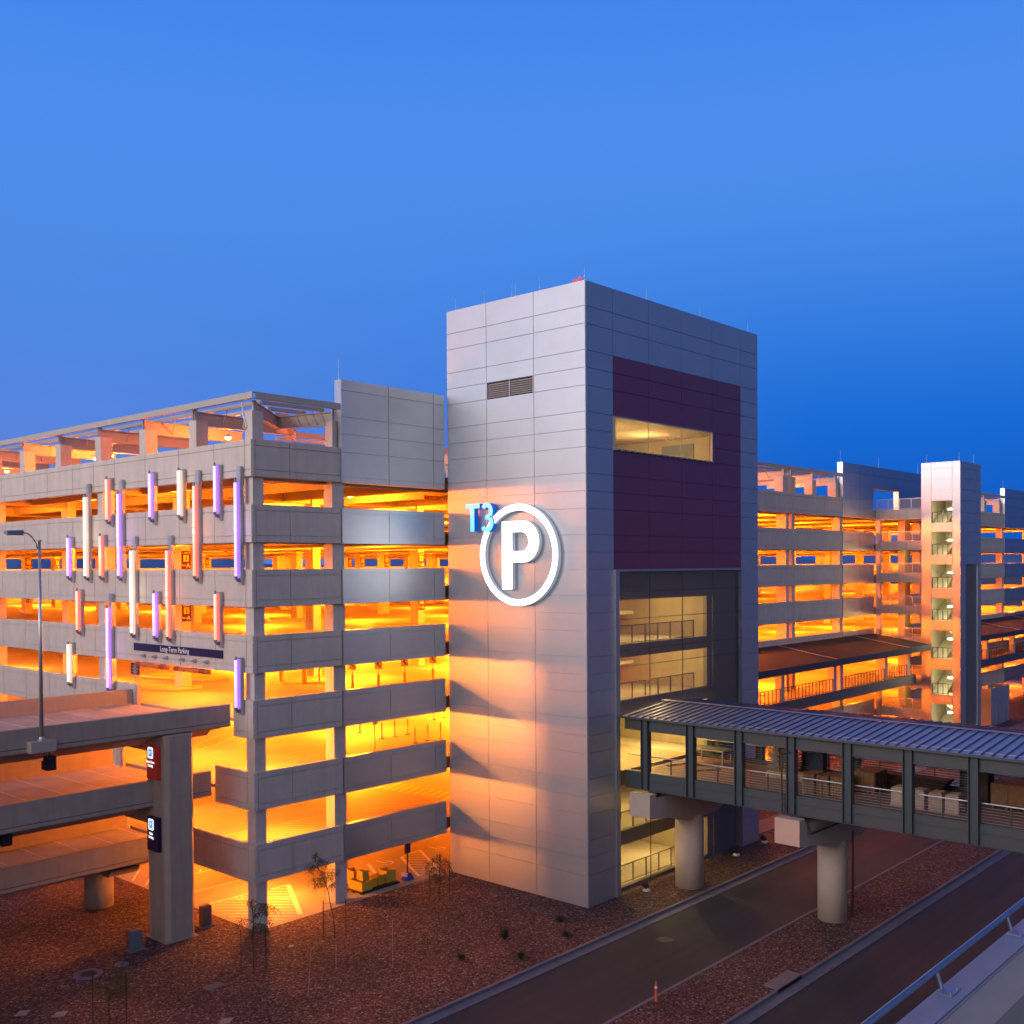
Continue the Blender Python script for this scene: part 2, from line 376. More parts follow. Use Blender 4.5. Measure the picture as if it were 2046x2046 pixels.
# tall metal screens rising over the roof deck
mz = [22.46, 22.75, 24.06, 25.03, 25.94, 27.35, 27.93]
tall = cells(MB(), 'y', 44.22, [35.74, 39.07, 42.5, 43.40], mz, .55)
tall.obj('metal_screen', METAL2, gar)
def sk(i, j): return i in (2, 3) and 1 <= j <= 2
cells(MB(), 'y', 44.22, [96.9, 100.7, 104.1, 107.3, 110.5, 114, 117.5], [22.46, 23.4, 24.3, 25.5, 26.8, 27.73], .55, skip=sk).obj('metal_screen', METAL2, gar)
cells(MB(), 'y', 44.22, [145.4, 149, 153, 157, 161, 165], [22.46, 23.9, 25.2, 26.5, 27.6], .55).obj('metal_screen', METAL2, gar)
for x, z in ((35.8, 27.93), (97.0, 27.73), (106, 27.73), (116.5, 27.73), (145.6, 27.6)):
    MB().tube((x, 44.5, z), (x, 44.5, z+1.15), .022, .012, 5).obj('lightning_rod', GALV, gar)
# columns
cxs = [30.72, 46, 56, 66, 76, 97.25, 107, 117.5, 127.5, 137, 145.8, 157, 166]
rows = [60.2, 75.6, 91.0, 106.4, 121.8, 136.2]
def col(x, y, w=.62, d=.72, z1=23.0, m_=INCO, z0=0): MB().box(x-w/2, x+w/2, y, y+d, z0, z1).obj('column', m_, gar)
col(30.72, 44.56, .64, .72, 24.1, CONC)
col(35.76, 44.56, .8, .72, 24.1, CONC)
for x in (46.2, 56, 66, 76, 97.25, 117.5, 127.5, 137, 145.8, 157, 166.5): col(x, 44.56, .66, .8, 23.0, CONC)
for x in (86.3, 87.42): col(x, 44.56, .55, .95, 24.1, CONC)
for y in rows:
    MB().box(30.41, 31.13, y-.35, y+.35, 0, 23.0).obj('column', CONC, gar)
for j, y in enumerate(rows[:-1]):
    for x in (35.76, 46, 56, 66, 76, 86.85, 97.25, 107, 117.5, 127.5, 137, 146, 157):
        MB().box(x-.33, x+.33, y-.45, y+.45, 0, 23.0).obj('column', INCO, gar)
# decks: slab and its ribs in one casting per level
bx = [33.2, 38.4, 43.6, 48.8, 54, 59.2, 64.4, 69.6, 74.8, 80, 85.2, 90.4, 95.6, 100.8, 106, 111, 117, 123, 129, 135, 141, 147, 153, 159, 165]
for i, z in enumerate(FL[1:]):
    d = MB(); d.box(GX0, GX1, GY0, GY1, z-.17, z)
    for q, x in enumerate(bx): d.box(x-.2, x+.2, GY0+.03, GY1-.03, z-.74-.001*(q % 3), z-.16)
    for y in [45.4]+rows: d.box(GX0+.05, GX1-.05, y-.27, y+.27, z-.83, z-.15)
    dk_ = d.obj('deck', FLOORC if i < 6 else FLOORC, gar)
    # white/yellow paint
def stripe(mb, p, q, w, z):
    p, q = Vector((*p, 0)), Vector((*q, 0)); d = (q-p).normalized(); n_ = Vector((-d.y, d.x, 0))*w/2
    mb.quad(*[(v.x, v.y, z) for v in (p-n_, q-n_, q+n_, p+n_)])
def hatch(mb, poly, ang, step, w, z):
    """parallel stripes at direction ang clipped to a convex polygon"""
    d = Vector((math.cos(ang), math.sin(ang))); n_ = Vector((-d.y, d.x))
    P = [Vector(p) for p in poly]; ks = [p.dot(n_) for p in P]; t = min(ks)+step*.6
    while t < max(ks):
        hit = []
        for a, b in zip(P, P[1:]+P[:1]):
            ka, kb = a.dot(n_)-t, b.dot(n_)-t
            if ka*kb < 0: hit.append(a+(b-a)*(ka/(ka-kb)))
        if len(hit) == 2: stripe(mb, hit[0], hit[1], w, z)
        t += step
HA = rad(-48)
mk = {i: MB() for i in range(7)}
zz = lambda i: (FL[i] if i else 0)+.006
ym = mk[0]
hatch(ym, [(30.5, 49.6), (34.6, 49.3), (35.69, 49.26), (33.1, 44.6), (30.5, 44.6)], HA, .46, .075, zz(0))
stripe(ym, (30.4, 49.68), (34.6, 49.6), .12, zz(0)); stripe(ym, (35.75, 49.3), (33.1, 44.6), .28, zz(0)); stripe(ym, (34.6, 49.3), (35.7, 49.3), .12, zz(0))
hatch(ym, [(43.65, 48.6), (45.6, 48.97), (43.38, 44.97), (41.69, 44.86)], HA, .52, .09, zz(0))
stripe(ym, (43.65, 48.5), (41.69, 44.86), .2, zz(0)); stripe(ym, (45.6, 48.97), (43.38, 44.97), .2, zz(0)); stripe(ym, (43.6, 48.6), (45.6, 48.97), .1, zz(0))
stripe(ym, (41.39, 49.02), (39.5, 45.5), .2, zz(0))
stripe(ym, (30.6, 52.15), (38, 52.05), .11, zz(0)); stripe(ym, (30.6, 55.2), (36, 55.2), .11, zz(0))
hatch(ym, [(30.3, 58.2), (32.3, 58.4), (34.5, 55.3), (30.3, 55.3)], rad(52), .9, .12, zz(0))
for x in range(50, 100, 3): stripe(ym, (x, 54.5), (x-1.7, 50), .12, zz(0))
# wheelchair symbols
for cx_, cy_ in ((42.3, 48.4), (46.6, 48.3), (39.9, 49.9)):
    for q in range(14):
        a0, a1 = rad(200+q*16), rad(216+q*16)
        stripe(ym, (cx_+.42*math.cos(a0), cy_+.42*math.sin(a0)), (cx_+.42*math.cos(a1), cy_+.42*math.sin(a1)), .09, zz(0)+.001)
    stripe(ym, (cx_-.1, cy_), (cx_-.1, cy_+.8), .1, zz(0)+.0015); stripe(ym, (cx_-.1, cy_), (cx_+.45, cy_-.05), .1, zz(0)+.002)
y1 = mk[1]
hatch(y1, [(30.9, 51.0), (39.3, 50.7), (47.2, 47.95), (33.3, 47.75), (31.2, 47.2)], HA, .50, .10, zz(1))
stripe(y1, (30.9, 51.05), (39.5, 50.6), .13, zz(1)); stripe(y1, (39.5, 50.6), (47.3, 47.9), .13, zz(1))
hatch(y1, [(46.4, 54.1), (48.6, 54.4), (48.7, 49.2), (47.0, 47.8)], rad(20), .62, .34, zz(1))
stripe(y1, (31, 57), (38, 58.9), .1, zz(1)); stripe(y1, (34.5, 57.0), (36.9, 59.2), .1, zz(1))
y2 = mk[2]
stripe(y2, (36.6, 52.5), (39.5, 52.7), .1, zz(2)); hatch(y2, [(31, 58.0), (33, 59.9), (40, 62), (40, 58.2)], rad(35), 1.3, .14, zz(2))
for q in range(10):
    a0, a1 = rad(-90+q*18), rad(-72+q*18); stripe(y2, (35.2+1.3*math.cos(a0), 59+1.1*math.sin(a0)), (35.2+1.3*math.cos(a1), 59+1.1*math.sin(a1)), .11, zz(2))
y3 = mk[3]
hatch(y3, [(40.5, 62.5), (44, 62.8), (45.5, 53), (42.4, 52.2)], rad(10), .95, .13, zz(3)); stripe(y3, (40.4, 62.6), (42.4, 52), .12, zz(3)); stripe(y3, (44.1, 62.8), (45.5, 53), .12, zz(3))
hatch(y3, [(38, 76), (52, 79), (52, 76), (38, 73.5)], rad(62), 1.3, .13, zz(3)); stripe(y3, (38, 73.4), (52, 76), .12, zz(3))
for x in range(50, 120, 3): stripe(y3, (x, 58), (x-1.6, 53.2), .11, zz(3))
for i in (4, 5, 6):
    for x in range(36, 140, 3):
        for yy in (52, 68, 84): stripe(mk[i], (x, yy+4.6), (x-1.7, yy), .11, zz(i))
    stripe(mk[i], (34, 50.4), (150, 50.4), .1, zz(i))
for i, mb in mk.items(): mb.obj('floor_marking', YEL if i else WHITEP, gar)
tx = text('floor_marking', 'NO PARKING', .62, WHITEP, frameM((33.35, 48.35, .008), (math.cos(HA), math.sin(HA), 0), (-math.sin(HA), math.cos(HA), 0)), gar, ext=.0005, sx=.8)
# raised islands inside level three
b = MB(); b.prism([(33, 67.7), (36.2, 60.9), (36.9, 59.9), (36.6, 59.3), (35.2, 59.5), (31.8, 67)], 10.29, 10.45, 'z'); b.prism([(39.4, 69.5), (41, 66), (40.4, 62), (39, 63), (37.6, 69)], 10.29, 10.44, 'z')
b.obj('kerb_island', YEL, gar)

# ceiling lamps: sodium fixtures on the deck undersides, each with its own light
PW = [1.7, 2.5, 4.6, 3.9, 2.3, 3.3, 4.2]
PWN = [1.6, 1.8, 1.1, .85, .40, .22, .16]   # lamps by the open corner, beside the tower
SODC = (1.0, .178, .006)
lx = [33.3, 46.2, 56.6, 67, 77.4, 87.8, 98.2, 108.5, 120, 135, 150, 162]
ly = [48.3, 56.3, 67.5, 82.5, 98, 114, 129]
lst = []
for i in range(7):
    for jy, y in enumerate(ly):
        for x in lx:
            if i < 4 and jy > 4: continue
            if jy > 2 and x in (46.2, 67, 87.8, 108.5): continue
            pw = 2100*PW[i]*(1 if jy < 2 else (1.5 if jy == 2 else 2.3))
            if x < 40 and y < 50: pw *= PWN[i]
            if x > 40 and x < 50 and y < 50: continue
            if x > 60: pw *= .72
            if 95 < x < 112 and y < 50: pw *= .25
            lst.append((math.hypot(x, y), x, y, FL[i+1]-.50, pw))
lst.sort()
rest = MB()
def fixture(mb, x, y, z):
    mb.prism([(x-.19, y-.19), (x+.19, y-.19), (x+.19, y+.19), (x-.19, y+.19)], z+.02, z+.16, 'z'); mb.tube((x, y, z+.15), (x, y, z+.34), .04, n=6)
for q, (_, x, y, z, pw) in enumerate(lst):
    if q < 96:
        f = MB(); fixture(f, x, y, z); fo = f.obj('ceiling_lamp', BEIGE, gar)
        MB().tube((x, y, z-.02), (x, y, z+.018), .16, n=10).obj('lens', SODL, fo)
        lamp('lamp_light', (x, y, z-.17), pw, SODC if not (x < 40 and y < 50) else (1, .27, .025), .30, fo)
    else:
        fixture(rest, x, y, z); rest.tube((x, y, z-.02), (x, y, z+.018), .16, n=8)
        lamp('lamp_light', (x, y, z-.17), pw, SODC, .30, gar)
tag(rest.obj('ceiling_lamps_far', BEIGE, gar), kind='stuff')

# roof shade structure
pys = [49.6+5.2*k for k in range(0, 12)]
MB().box(30.38, 31.05, 44.52, 45.17, 24.15, 25.74).obj('pier', CONC, gar, bevel=.03)
MB().box(35.40, 35.72, 44.56, 45.17, 24.15, 25.74).obj('pier', CONC, gar, bevel=.03)
for y in pys: MB().box(30.36, 31.1, y, y+.7, 24.15, 25.74).obj('pier', CONC, gar, bevel=.03)
for x0, x1 in ((79.6, 80.6), (85.5, 86.5), (87.0, 87.9), (91.2, 92.0), (96.1, 96.85), (138.5, 139.4), (144.4, 145.3)):
    MB().box(x0, x1, 44.56, 45.4, 24.15, 25.74).obj('pier', CONC, gar, bevel=.03)
def fas(x0, x1, y0, y1, z0, z1):
    f = MB()
    t = .05
    if x1-x0 < y1-y0: f.box(x0, x0+t, y0, y1, z0, z1); f.box(x0+t, x1, y0, y1, z1-.04, z1); f.box(x0+t, x1, y0, y1, z0, z0+.04)
    else: f.box(x0, x1, y0, y0+t, z0, z1); f.box(x0, x1, y0+t, y1, z1-.04, z1); f.box(x0, x1, y0+t, y1, z0, z0+.04)
    return f
fas(30.08, 30.3, 44.06, 118, 26.28, 26.60).obj('fascia', BEIGE, gar)
fas(30.30, 35.58, 44.06, 44.28, 26.28, 26.60).obj('fascia', BEIGE, gar)
fas(62, 96.85, 44.06, 44.28, 26.28, 26.60).obj('fascia', BEIGE, gar)
fas(118, 145.3, 44.06, 44.28, 26.28, 26.60).obj('fascia', BEIGE, gar)
for k in range(1, 5):
    o = 1.55*k; z = 26.52
    fas(30.1+o, 30.25+o, 44.1+o, 118, z-.2, z).obj('purlin', BEIGE, gar)
    if o < 5: fas(30.26+o, 35.72, 44.1+o, 44.25+o, z-.2, z).obj('purlin', BEIGE, gar)
    fas(62, 96.85, 44.1+o, 44.25+o, z-.2, z).obj('purlin', BEIGE, gar)
    fas(118, 145.3, 44.1+o, 44.25+o, z-.2, z).obj('purlin', BEIGE, gar)
def cant(p0, p1, name='canopy_beam'):
    """tapered plate beam with flanges from p0 to p1 (top line), deepest near the pier"""
    p0, p1 = Vector(p0), Vector(p1); d = (p1-p0); L = d.length; u = d.normalized(); s = Vector((-u.y, u.x, 0))
    f = MB()
    for w, za, zb in ((.03, -.70, -.02),):
        vs = []
        for p, zbot in ((p0, za), (p1, za+.12)):
            for sg in (-1, 1):
                vs += [p+s*sg*w+Vector((0, 0, zbot)), p+s*sg*w+Vector((0, 0, zb))]
        f.add(vs, [(0, 1, 5, 4), (2, 3, 7, 6), (0, 2, 3, 1), (4, 6, 7, 5), (1, 3, 7, 5), (0, 2, 6, 4)])
    f.bar(p0-Vector((0, 0, .0)), p1-Vector((0, 0, .0)), .26, .035)
    f.bar(p0-Vector((0, 0, .71)), p1-Vector((0, 0, .59)), .26, .035)
    return f.obj(name, BEIGE, gar)
for y in pys:
    yc = y+.35
    cant((30.6, yc, 26.22), (36.9, yc, 26.12))
    p = MB(); p.box(30.45, 30.6, yc-.12, yc-.08, 25.74, 26.6); p.box(30.45, 30.6, yc+.08, yc+.12, 25.74, 26.6); p.obj('post', BEIGE, gar)
    for dy, dz in ((1.1, -.55), (-1.1, -.55)):
        MB().tube((32.2, yc, 25.62), (31.8, yc+dy, 26.34), .03, n=5).obj('brace', BEIGE, gar); MB().tube((34.0, yc, 25.62), (33.4, yc+dy, 26.34), .03, n=5).obj('brace', BEIGE, gar)
for x in (80.1, 86, 87.4, 91.6, 96.4, 139, 144.8):
    cant((x, 44.8, 26.22), (x, 52, 26.10))
    MB().box(x-.1, x+.1, 44.7, 44.8, 25.74, 26.5).obj('post', BEIGE, gar)
    for dx in (-1, 1): MB().tube((x, 46.2, 25.6), (x+dx*1.1, 46.0, 26.34), .03, n=5).obj('brace', BEIGE, gar); MB().tube((x, 48.4, 25.6), (x+dx*1.1, 47.7, 26.34), .03, n=5).obj('brace', BEIGE, gar)
cant((30.75, 44.9, 26.22), (34.35, 48.0, 26.12)); cant((35.6, 44.9, 26.22), (34.4, 48.0, 26.12)); cant((34.4, 48.0, 26.12), (38.2, 51.6, 26.05))
MB().box(30.62, 30.78, 44.75, 44.9, 25.74, 26.3).box(35.56, 35.7, 44.75, 44.9, 25.74, 26.4).obj('post', BEIGE, gar)
for k in range(6):
    t = .1+.15*k; a = Vector((35.6, 44.9, 25.6)).lerp(Vector((34.4, 48, 25.5)), t)
    MB().tube(a, a+Vector((-.75, -.4, .72)), .022, n=5).obj('brace', BEIGE, gar)
# second canopy further in, and roof enclosure
for x in (54, 60, 66, 72, 78, 84, 90):
    MB().box(x-.35, x+.35, 66, 66.7, 23.2, 26.5).obj('pier', CONC, gar); cant((x, 60.5, 26.9), (x, 72.5, 26.9))
fas(44.0, 110, 60, 60.25, 26.95, 27.33).obj('fascia', BEIGE, gar)
for k in range(1, 7): fas(44.3, 110, 60+2*k, 60.15+2*k, 26.95, 27.15).obj('purlin', BEIGE, gar)
MB().box(47, 53, 62.5, 68, 23.2, 26.6).obj('stair_enclosure', CONC, gar)
for x, y in ((34, 52.2), (34, 65.8), (34.2, 68.25), (34, 81.9), (83, 47.5), (90, 47.5), (95, 49), (141, 48), (107, 47), (52, 59), (62, 59), (72, 59), (84, 59), (42, 48), (100, 60)):
    f = MB(); f.tube((x, y, 25.45), (x, y, 26.3), .03, n=6); f.tube((x, y, 25.38), (x, y, 25.55), .2, .1, n=10)
    fo = f.obj('roof_lamp', BEIGE, gar); MB().tube((x, y, 25.25), (x, y, 25.37), .13, .17, n=10).obj('lens', SODL, fo, smooth=True)
    lamp('lamp_light', (x, y, 25.12), 2000 if x < 60 else 650, SODC, .14, fo)
# conduit loop on the corner pier
f = MB(); pts = [(30.33, 45.3, 26.3), (30.33, 45.25, 25.6), (30.33, 45.05, 25.2), (30.33, 44.95, 24.95), (30.33, 45.1, 24.85), (30.33, 45.22, 25.0), (30.33, 45.15, 25.2)]
for a, b in zip(pts, pts[1:]): f.tube(a, b, .025, n=6)
f.obj('conduit', GALV, gar)

# ------------------------------------------------------------------ elevator tower
TX0, TX1, TY0, TY1, TZ = 43.55, 61.65, 33.9, 44.15, 32.82
tow = thing('elevator_tower', 'tall silver panel-clad elevator tower with a maroon field and lit letter sign', 'tower', (52, 39, 0))
zs = [32.82, 31.49, 30.57]
stepz = [1.37, .915, .925]
while zs[-1] > 1.3:
    zs.append(zs[-1]-stepz[(len(zs)-3) % 3])
zs = [max(z, 0) for z in zs][::-1]; zs[0] = 0
JX = [43.625, 45.95, 49.3, 52.65, 56.05, 59.45, 61.65]
def jz(v):  # nearest joint height
    return min(zs, key=lambda z: abs(z-v))
ZM0, ZM1 = jz(17.65), jz(29.2)
# left (west) wall with a hole for the louvre
LZ0, LZ1 = 27.38, 28.3
lw = MB()
def skl(i, j): return i == 1 and zs[j] < 28.0 and zs[j+1] > 27.6
cells(lw, 'x', TX0, [33.903, 37.45, 40.98, 44.15], zs, .07, skip=skl)
for j in range(len(zs)-1):
    if skl(1, j):
        LZ0, LZ1 = zs[j], zs[j+1]
lw.obj('cladding', METAL, tow)
lvb = MB().box(43.70, 43.75, 37.47, 40.96, LZ0+.01, LZ1-.01); lv = MB()
for k_ in range(7):
    z = LZ0+.1+k_*(LZ1-LZ0-.12)/7; lv.add([(43.56, 37.5, z-.03), (43.56, 40.94, z-.03), (43.67, 40.94, z+.07), (43.67, 37.5, z+.07), (43.56, 37.5, z-.045), (43.56, 40.94, z-.045), (43.67, 40.94, z+.055), (43.67, 37.5, z+.055)], [(0, 1, 2, 3), (7, 6, 5, 4), (0, 4, 5, 1)])
lo = lv.obj('louvre', mat('louvre_grey', (.34, .29, .28), .6, var=.05), tow); lvb.obj('backing', BLK, lo)
fr = MB(); fr.box(43.53, 43.64, 37.46, 37.51, LZ0, LZ1); fr.box(43.53, 43.64, 40.92, 40.97, LZ0, LZ1); fr.box(43.53, 43.64, 39.19, 39.24, LZ0, LZ1); fr.obj('frame', GALV, lo)
# right (south) wall: silver frame, maroon field, window strip, screened lower part
def reg(i, j):
    zc = (zs[j]+zs[j+1])/2
    if 1 <= i <= 4 and ZM0 < zc < ZM1: return 'w' if (i <= 3 and 24.12 < zc < 25.93) else 'm'
    if 1 <= i <= 4 and zc < ZM0: return 's'
    return 'f'
cells(MB(), 'y', TY0, JX, zs, .22, skip=lambda i, j: reg(i, j) != 'f').obj('cladding', METAL, tow)
cells(MB(), 'y', TY0, JX, zs, .22, skip=lambda i, j: reg(i, j) != 'm').obj('maroon_field', MAROON, tow)
wz = [zs[j] for j in range(len(zs)-1) if reg(1, j) == 'w'] + [zs[j+1] for j in range(len(zs)-1) if reg(1, j) == 'w']
WZ0, WZ1 = min(wz), max(wz)
# trim above the screened part
tr = MB(); tr.box(45.95, 59.5, 33.80, 33.9, ZM0-.12, ZM0); tr.box(45.95, 46.3, 33.78, 33.99, .02, ZM0-.12); tr.obj('trim', GALV, tow)
# core wall behind the screen with the lit openings
core = MB(); cy0, cy1 = 34.35, 34.6
op = [(.16, 2.50), (3.28, 5.78), (6.7, 9.75), (10.5, 12.86), (13.58, 16.04)]
prev = 0.0
for a, b in op:
    core.box(45.9, 59.5, cy0, cy1, prev, a); core.box(56.05, 59.5, cy0, cy1, a, b); core.box(45.9, 46.15, cy0, cy1, a, b); prev = b
core.box(45.9, 59.5, cy0, cy1, prev, ZM0)
CORE = mat('core_wall', (.22, .19, .18), .85, var=.06)
core.obj('core_wall', CORE, tow)
sc = MB(); sc.box(46.3, 59.45, 33.86, 33.88, 10.36, ZM0-.12); sc.box(46.3, 59.45, 33.86, 33.88, .02, 5.9); sc.box(56.2, 59.45, 33.862, 33.882, 5.9, 10.36)
sc.obj('mesh_screen', MESHS, tow)
sv = MB()
for x in (49.3, 52.65, 56.05): sv.box(x-.02, x+.02, 33.885, 33.93, 10.36, ZM0-.12); sv.box(x-.02, x+.02, 33.885, 33.93, .02, 5.9)
for z in (13.3, 16.5, 15.0, 12.4): sv.box(46.3, 59.45, 33.93, 33.96, z-.015, z+.015)
sv.obj('screen_frame', DARKM, tow)
# other walls and roof
ow = MB(); ow.box(43.62, 43.8, 34.16, 37.4, 0, 32.3); ow.box(43.62, 43.8, 41.0, 44.05, 0, 32.3); ow.box(43.76, 43.8, 37.4, 41.0, 0, 32.3); ow.box(61.45, 61.64, 34.15, 44.1, 0, 32.8); ow.box(43.82, 46.1, 43.9, 44.1, 0, 32.8); ow.box(46.1, 61.4, 43.9, 44.1, 16.6, 32.8); ow.box(56.2, 61.4, 43.9, 44.1, 0, 16.6)
ow.box(43.6, 61.6, 34.0, 44.1, 32.4, 32.6); ow.box(59.5, 61.4, 34.15, 43.85, 0, 3)
ow.obj('rear_wall', METAL2, tow)
iw = MB(); iw.box(56.2, 56.4, 34.62, 43.85, 0, 23.0); iw.box(45.75, 45.9, 34.62, 43.85, 0, 16.5)
iw.box(46.0, 56.2, 43.0, 43.3, 0.0, 9.9)
iw.obj('interior_wall', mat('stair_hall_wall', (.36, .31, .24), .85, var=.1, scale=.8, stain=.1), tow)
for z in (0.12, 3.1, 6.7, 10.3, 13.5, 16.6):
    MB().box(45.92, 56.18, 34.62, 43.0, z-.3 if z > 1 else -.1, z).obj('landing_slab', INCO, tow)
# railings and stairs on each landing
def railing(p0, p1, z, parent, name='railing', mt=STEELG, mesh=True, h=1.07, step=1.35, infill=None):
    p0, p1 = Vector((*p0, z)), Vector((*p1, z)); L = (p1-p0).length; n = max(1, round(L/step)); f = MB()
    up = Vector((0, 0, 1))
    f.bar(p0+up*h, p1+up*h, .06, .05); f.bar(p0+up*.1, p1+up*.1, .04, .04)
    for k in range(n+1):
        q = p0.lerp(p1, k/n); f.box(q.x-.03, q.x+.03, q.y-.03, q.y+.03, z, z+h)
    o = f.obj(name, mt, parent)
    if mesh:
        MB().quad(p0+up*.12, p1+up*.12, p1+up*(h-.04), p0+up*(h-.04)).obj('infill_mesh', infill or RAILM, o)
    return o
def flight(x0, x1, y0, y1, z0, z1, parent):
    f = MB(); n = 10; th = .2
    f.prism([(x0, z0-.05), (x1, z1-.05), (x1, z1-.3), (x0, z0-.3)], y0, y1, 'y')
    for k in range(n):
        a = x0+(x1-x0)*k/n; b_ = x0+(x1-x0)*(k+1)/n; f.box(min(a, b_), max(a, b_), y0+.01, y1-.01, z0+(z1-z0)*k/n-.04, z0+(z1-z0)*(k+1)/n)
    o = f.obj('stair_flight', INCO, parent)
    r = MB()
    for y in (y0+.05, y1-.05):
        for h in (.5, .95): r.tube((x0, y, z0+h), (x1, y, z1+h), .03, n=5)
        for k in range(4):
            t = k/3; x = x0+(x1-x0)*t; z = z0+(z1-z0)*t; r.tube((x, y, z), (x, y, z+.95), .025, n=5)
    r.obj('handrail', GALV, o)
for k_, z in enumerate((0.12, 3.1, 10.3, 13.5)):
    railing((46.2, 34.75), (55.2, 34.75), z, tow, mt=DARKM)
    railing((46.2, 38.6), (50.3, 38.6), z, tow, mt=GALV, step=1.9)
    nz = {0.12: 3.1, 3.1: 6.7, 10.3: 13.5, 13.5: 16.6}[z]; mid = (z+nz)/2
    flight(50.6, 53.8, 39.2, 40.4, z, mid, tow); flight(53.8, 50.6, 40.8, 42.0, mid, nz, tow)
    MB().box(53.8, 55.2, 39.2, 42.0, mid-.2, mid).obj('mid_landing', INCO, tow)
YELL = (1.0, .66, .17)
for z in (0.12, 3.1, 6.7, 10.3, 13.5):
    for x in (48.0, 53.2):
        zc = {0.12: 2.8, 3.1: 6.4, 6.7: 10.0, 10.3: 13.2, 13.5: 16.3}[z]
        f = MB().box(x-.5, x+.5, 36.3, 36.6, zc-.14, zc-.02).obj('ceiling_light', GALV, tow); MB().box(x-.45, x+.45, 36.34, 36.56, zc-.17, zc-.145).obj('diffuser', WARML, f)
        lamp('lamp_light', (x, 36.45, zc-.35), 640 if z != 6.7 else 800, YELL, .25, f)
# top-lobby window strip
wf = MB(); wf.box(45.97, 56.03, 33.84, 34.0, WZ1-.08, WZ1); wf.box(45.97, 56.03, 33.80, 34.0, WZ0, WZ0+.07); wf.box(45.97, 46.08, 33.84, 34.0, WZ0+.07, WZ1-.08); wf.box(55.95, 56.03, 33.84, 34.0, WZ0+.07, WZ1-.08)
wo = wf.obj('window', BEIGE, tow)
MB().box(46.09, 55.94, 33.90, 33.915, WZ0+.08, WZ1-.09).obj('mesh_screen', screen_mat('fine_screen', (.25, .24, .24), .22), wo)
mu = MB()
for x in (49.3, 52.65): mu.box(x-.02, x+.02, 33.93, 33.96, WZ0+.08, WZ1-.09)
mu.obj('mullion', GALV, wo)
rl = MB()
for k_ in range(17): rl.box(46.3+k_*.58, 46.42+k_*.58, 33.76, 33.84, WZ0-.02, WZ0+.05)
rl.obj('sill_clip', DARKM, wo)
lob = MB(); lob.box(45.9, 60.3, 34.2, 43.8, 25.97, 26.1); lob.box(45.9, 60.3, 34.2, 43.8, 23.0, 23.2); lob.box(57.5, 57.65, 34.2, 43.8, 23.2, 25.97); lob.box(46.0, 57.5, 42.9, 43.1, 23.2, 25.97)
lob.obj('lobby', mat('lobby_concrete', (.42, .38, .32), .8, var=.14, scale=1.1), tow)
MB().box(57.42, 57.49, 36.1, 38.5, 24.3, 25.6).obj('lobby_window', mat('dusk_pane', (.16, .18, .26), .25, var=.03), tow)
text('lobby_sign', 'Stairs', .36, SIGNW, frameM((54.3, 35.0, 25.62), (.67, -.74, 0), (0, 0, 1)), tow)
MB().box(52.3, 52.55, 34.8, 34.84, 25.3, 25.5).obj('exit_sign', lit('exit_red', (1, .12, .06), .9), tow)
for x in (48.5, 54): lamp('lamp_light', (x, 37.5, 24.6), 600, (1, .60, .17), .3, tow)
for y in (43.49, 41.21, 39.1, 38.84, 37.1, 34.02): MB().tube((43.66, y, 32.8), (43.66, y, 33.55), .02, .01, 5).obj('lightning_rod', GALV, tow)
for x in (49.24, 54.83, 60.53): MB().tube((x, 33.98, 32.8), (x, 33.98, 33.5), .02, .01, 5).obj('lightning_rod', GALV, tow)
bc = MB(); bc.box(43.62, 43.9, 34.2, 34.8, 32.8, 32.86); bc.tube((43.75, 34.4, 32.85), (43.75, 34.4, 33.08), .1, .07, 10); bc.tube((43.75, 34.7, 32.85), (43.75, 34.7, 33.0), .1, .07, 10)
bc.obj('beacon', OBST, tow); lamp('lamp_light', (43.75, 34.5, 33.2), 8, (1, .08, .04), .1, tow)

# ------------------------------------------------------------------ big letter sign on the tower
sg = thing('letter_sign', 'huge lit white circled letter P with cyan T3 on the tower wall', 'sign', (43.5, 38.4, 18.5))
def arc(cx, cy, rx, ry, a0, a1, n): return [(cx+rx*math.cos(rad(a0+(a1-a0)*k/n)), cy+ry*math.sin(rad(a0+(a1-a0)*k/n))) for k in range(n+1)]
XF = 43.28
Mring = frameM((XF, 38.33, 18.55), *LEFTF)
curve_mesh('ring', [arc(0, 0, 2.85, 2.79, 0, 354.4, 63), arc(0, 0, 2.47, 2.43, 0, 354.4, 63)], .13, LW, LWS, Mring, sg)
Mp = frameM((XF, 39.5, 16.66), *LEFTF)
h_, sw = 3.75, .76
outer = [(0, 0), (sw, 0), (sw, 1.48)]+[(1.55, 1.48)]+arc(1.55, 2.615, 1.15, 1.135, -90, 90, 22)[1:]+[(0, h_)]
inner = [(sw, 2.10), (1.45, 2.10)]+arc(1.45, 2.62, .50, .52, -90, 90, 12)[1:]+[(sw, 3.14)]
curve_mesh('letter', [outer, inner], .13, LW, LWS, Mp, sg)
Mt = frameM((XF-.08, 42.16, 19.91), *LEFTF)
curve_mesh('letter', [[(.36, 0), (.66, 0), (.66, 1.30), (1.08, 1.30), (1.08, 1.56), (0, 1.56), (0, 1.30), (.36, 1.30)]], .17, LCY, LBL, Mt, sg)
M3 = frameM((XF-.085, 40.95, 19.88), *LEFTF)
w3 = .27
o3 = arc(.42, 1.14, .46, .48, 150, -62, 18) + arc(.42, .46, .50, .50, 62, -150, 18) + arc(.42, .46, .23, .23, -150, 90, 14) + [(.30, .69), (.30, .92)] + arc(.42, 1.14, .19, .22, -90, 150, 12)
curve_mesh('letter', [o3], .17, LCY, LBL, M3, sg)

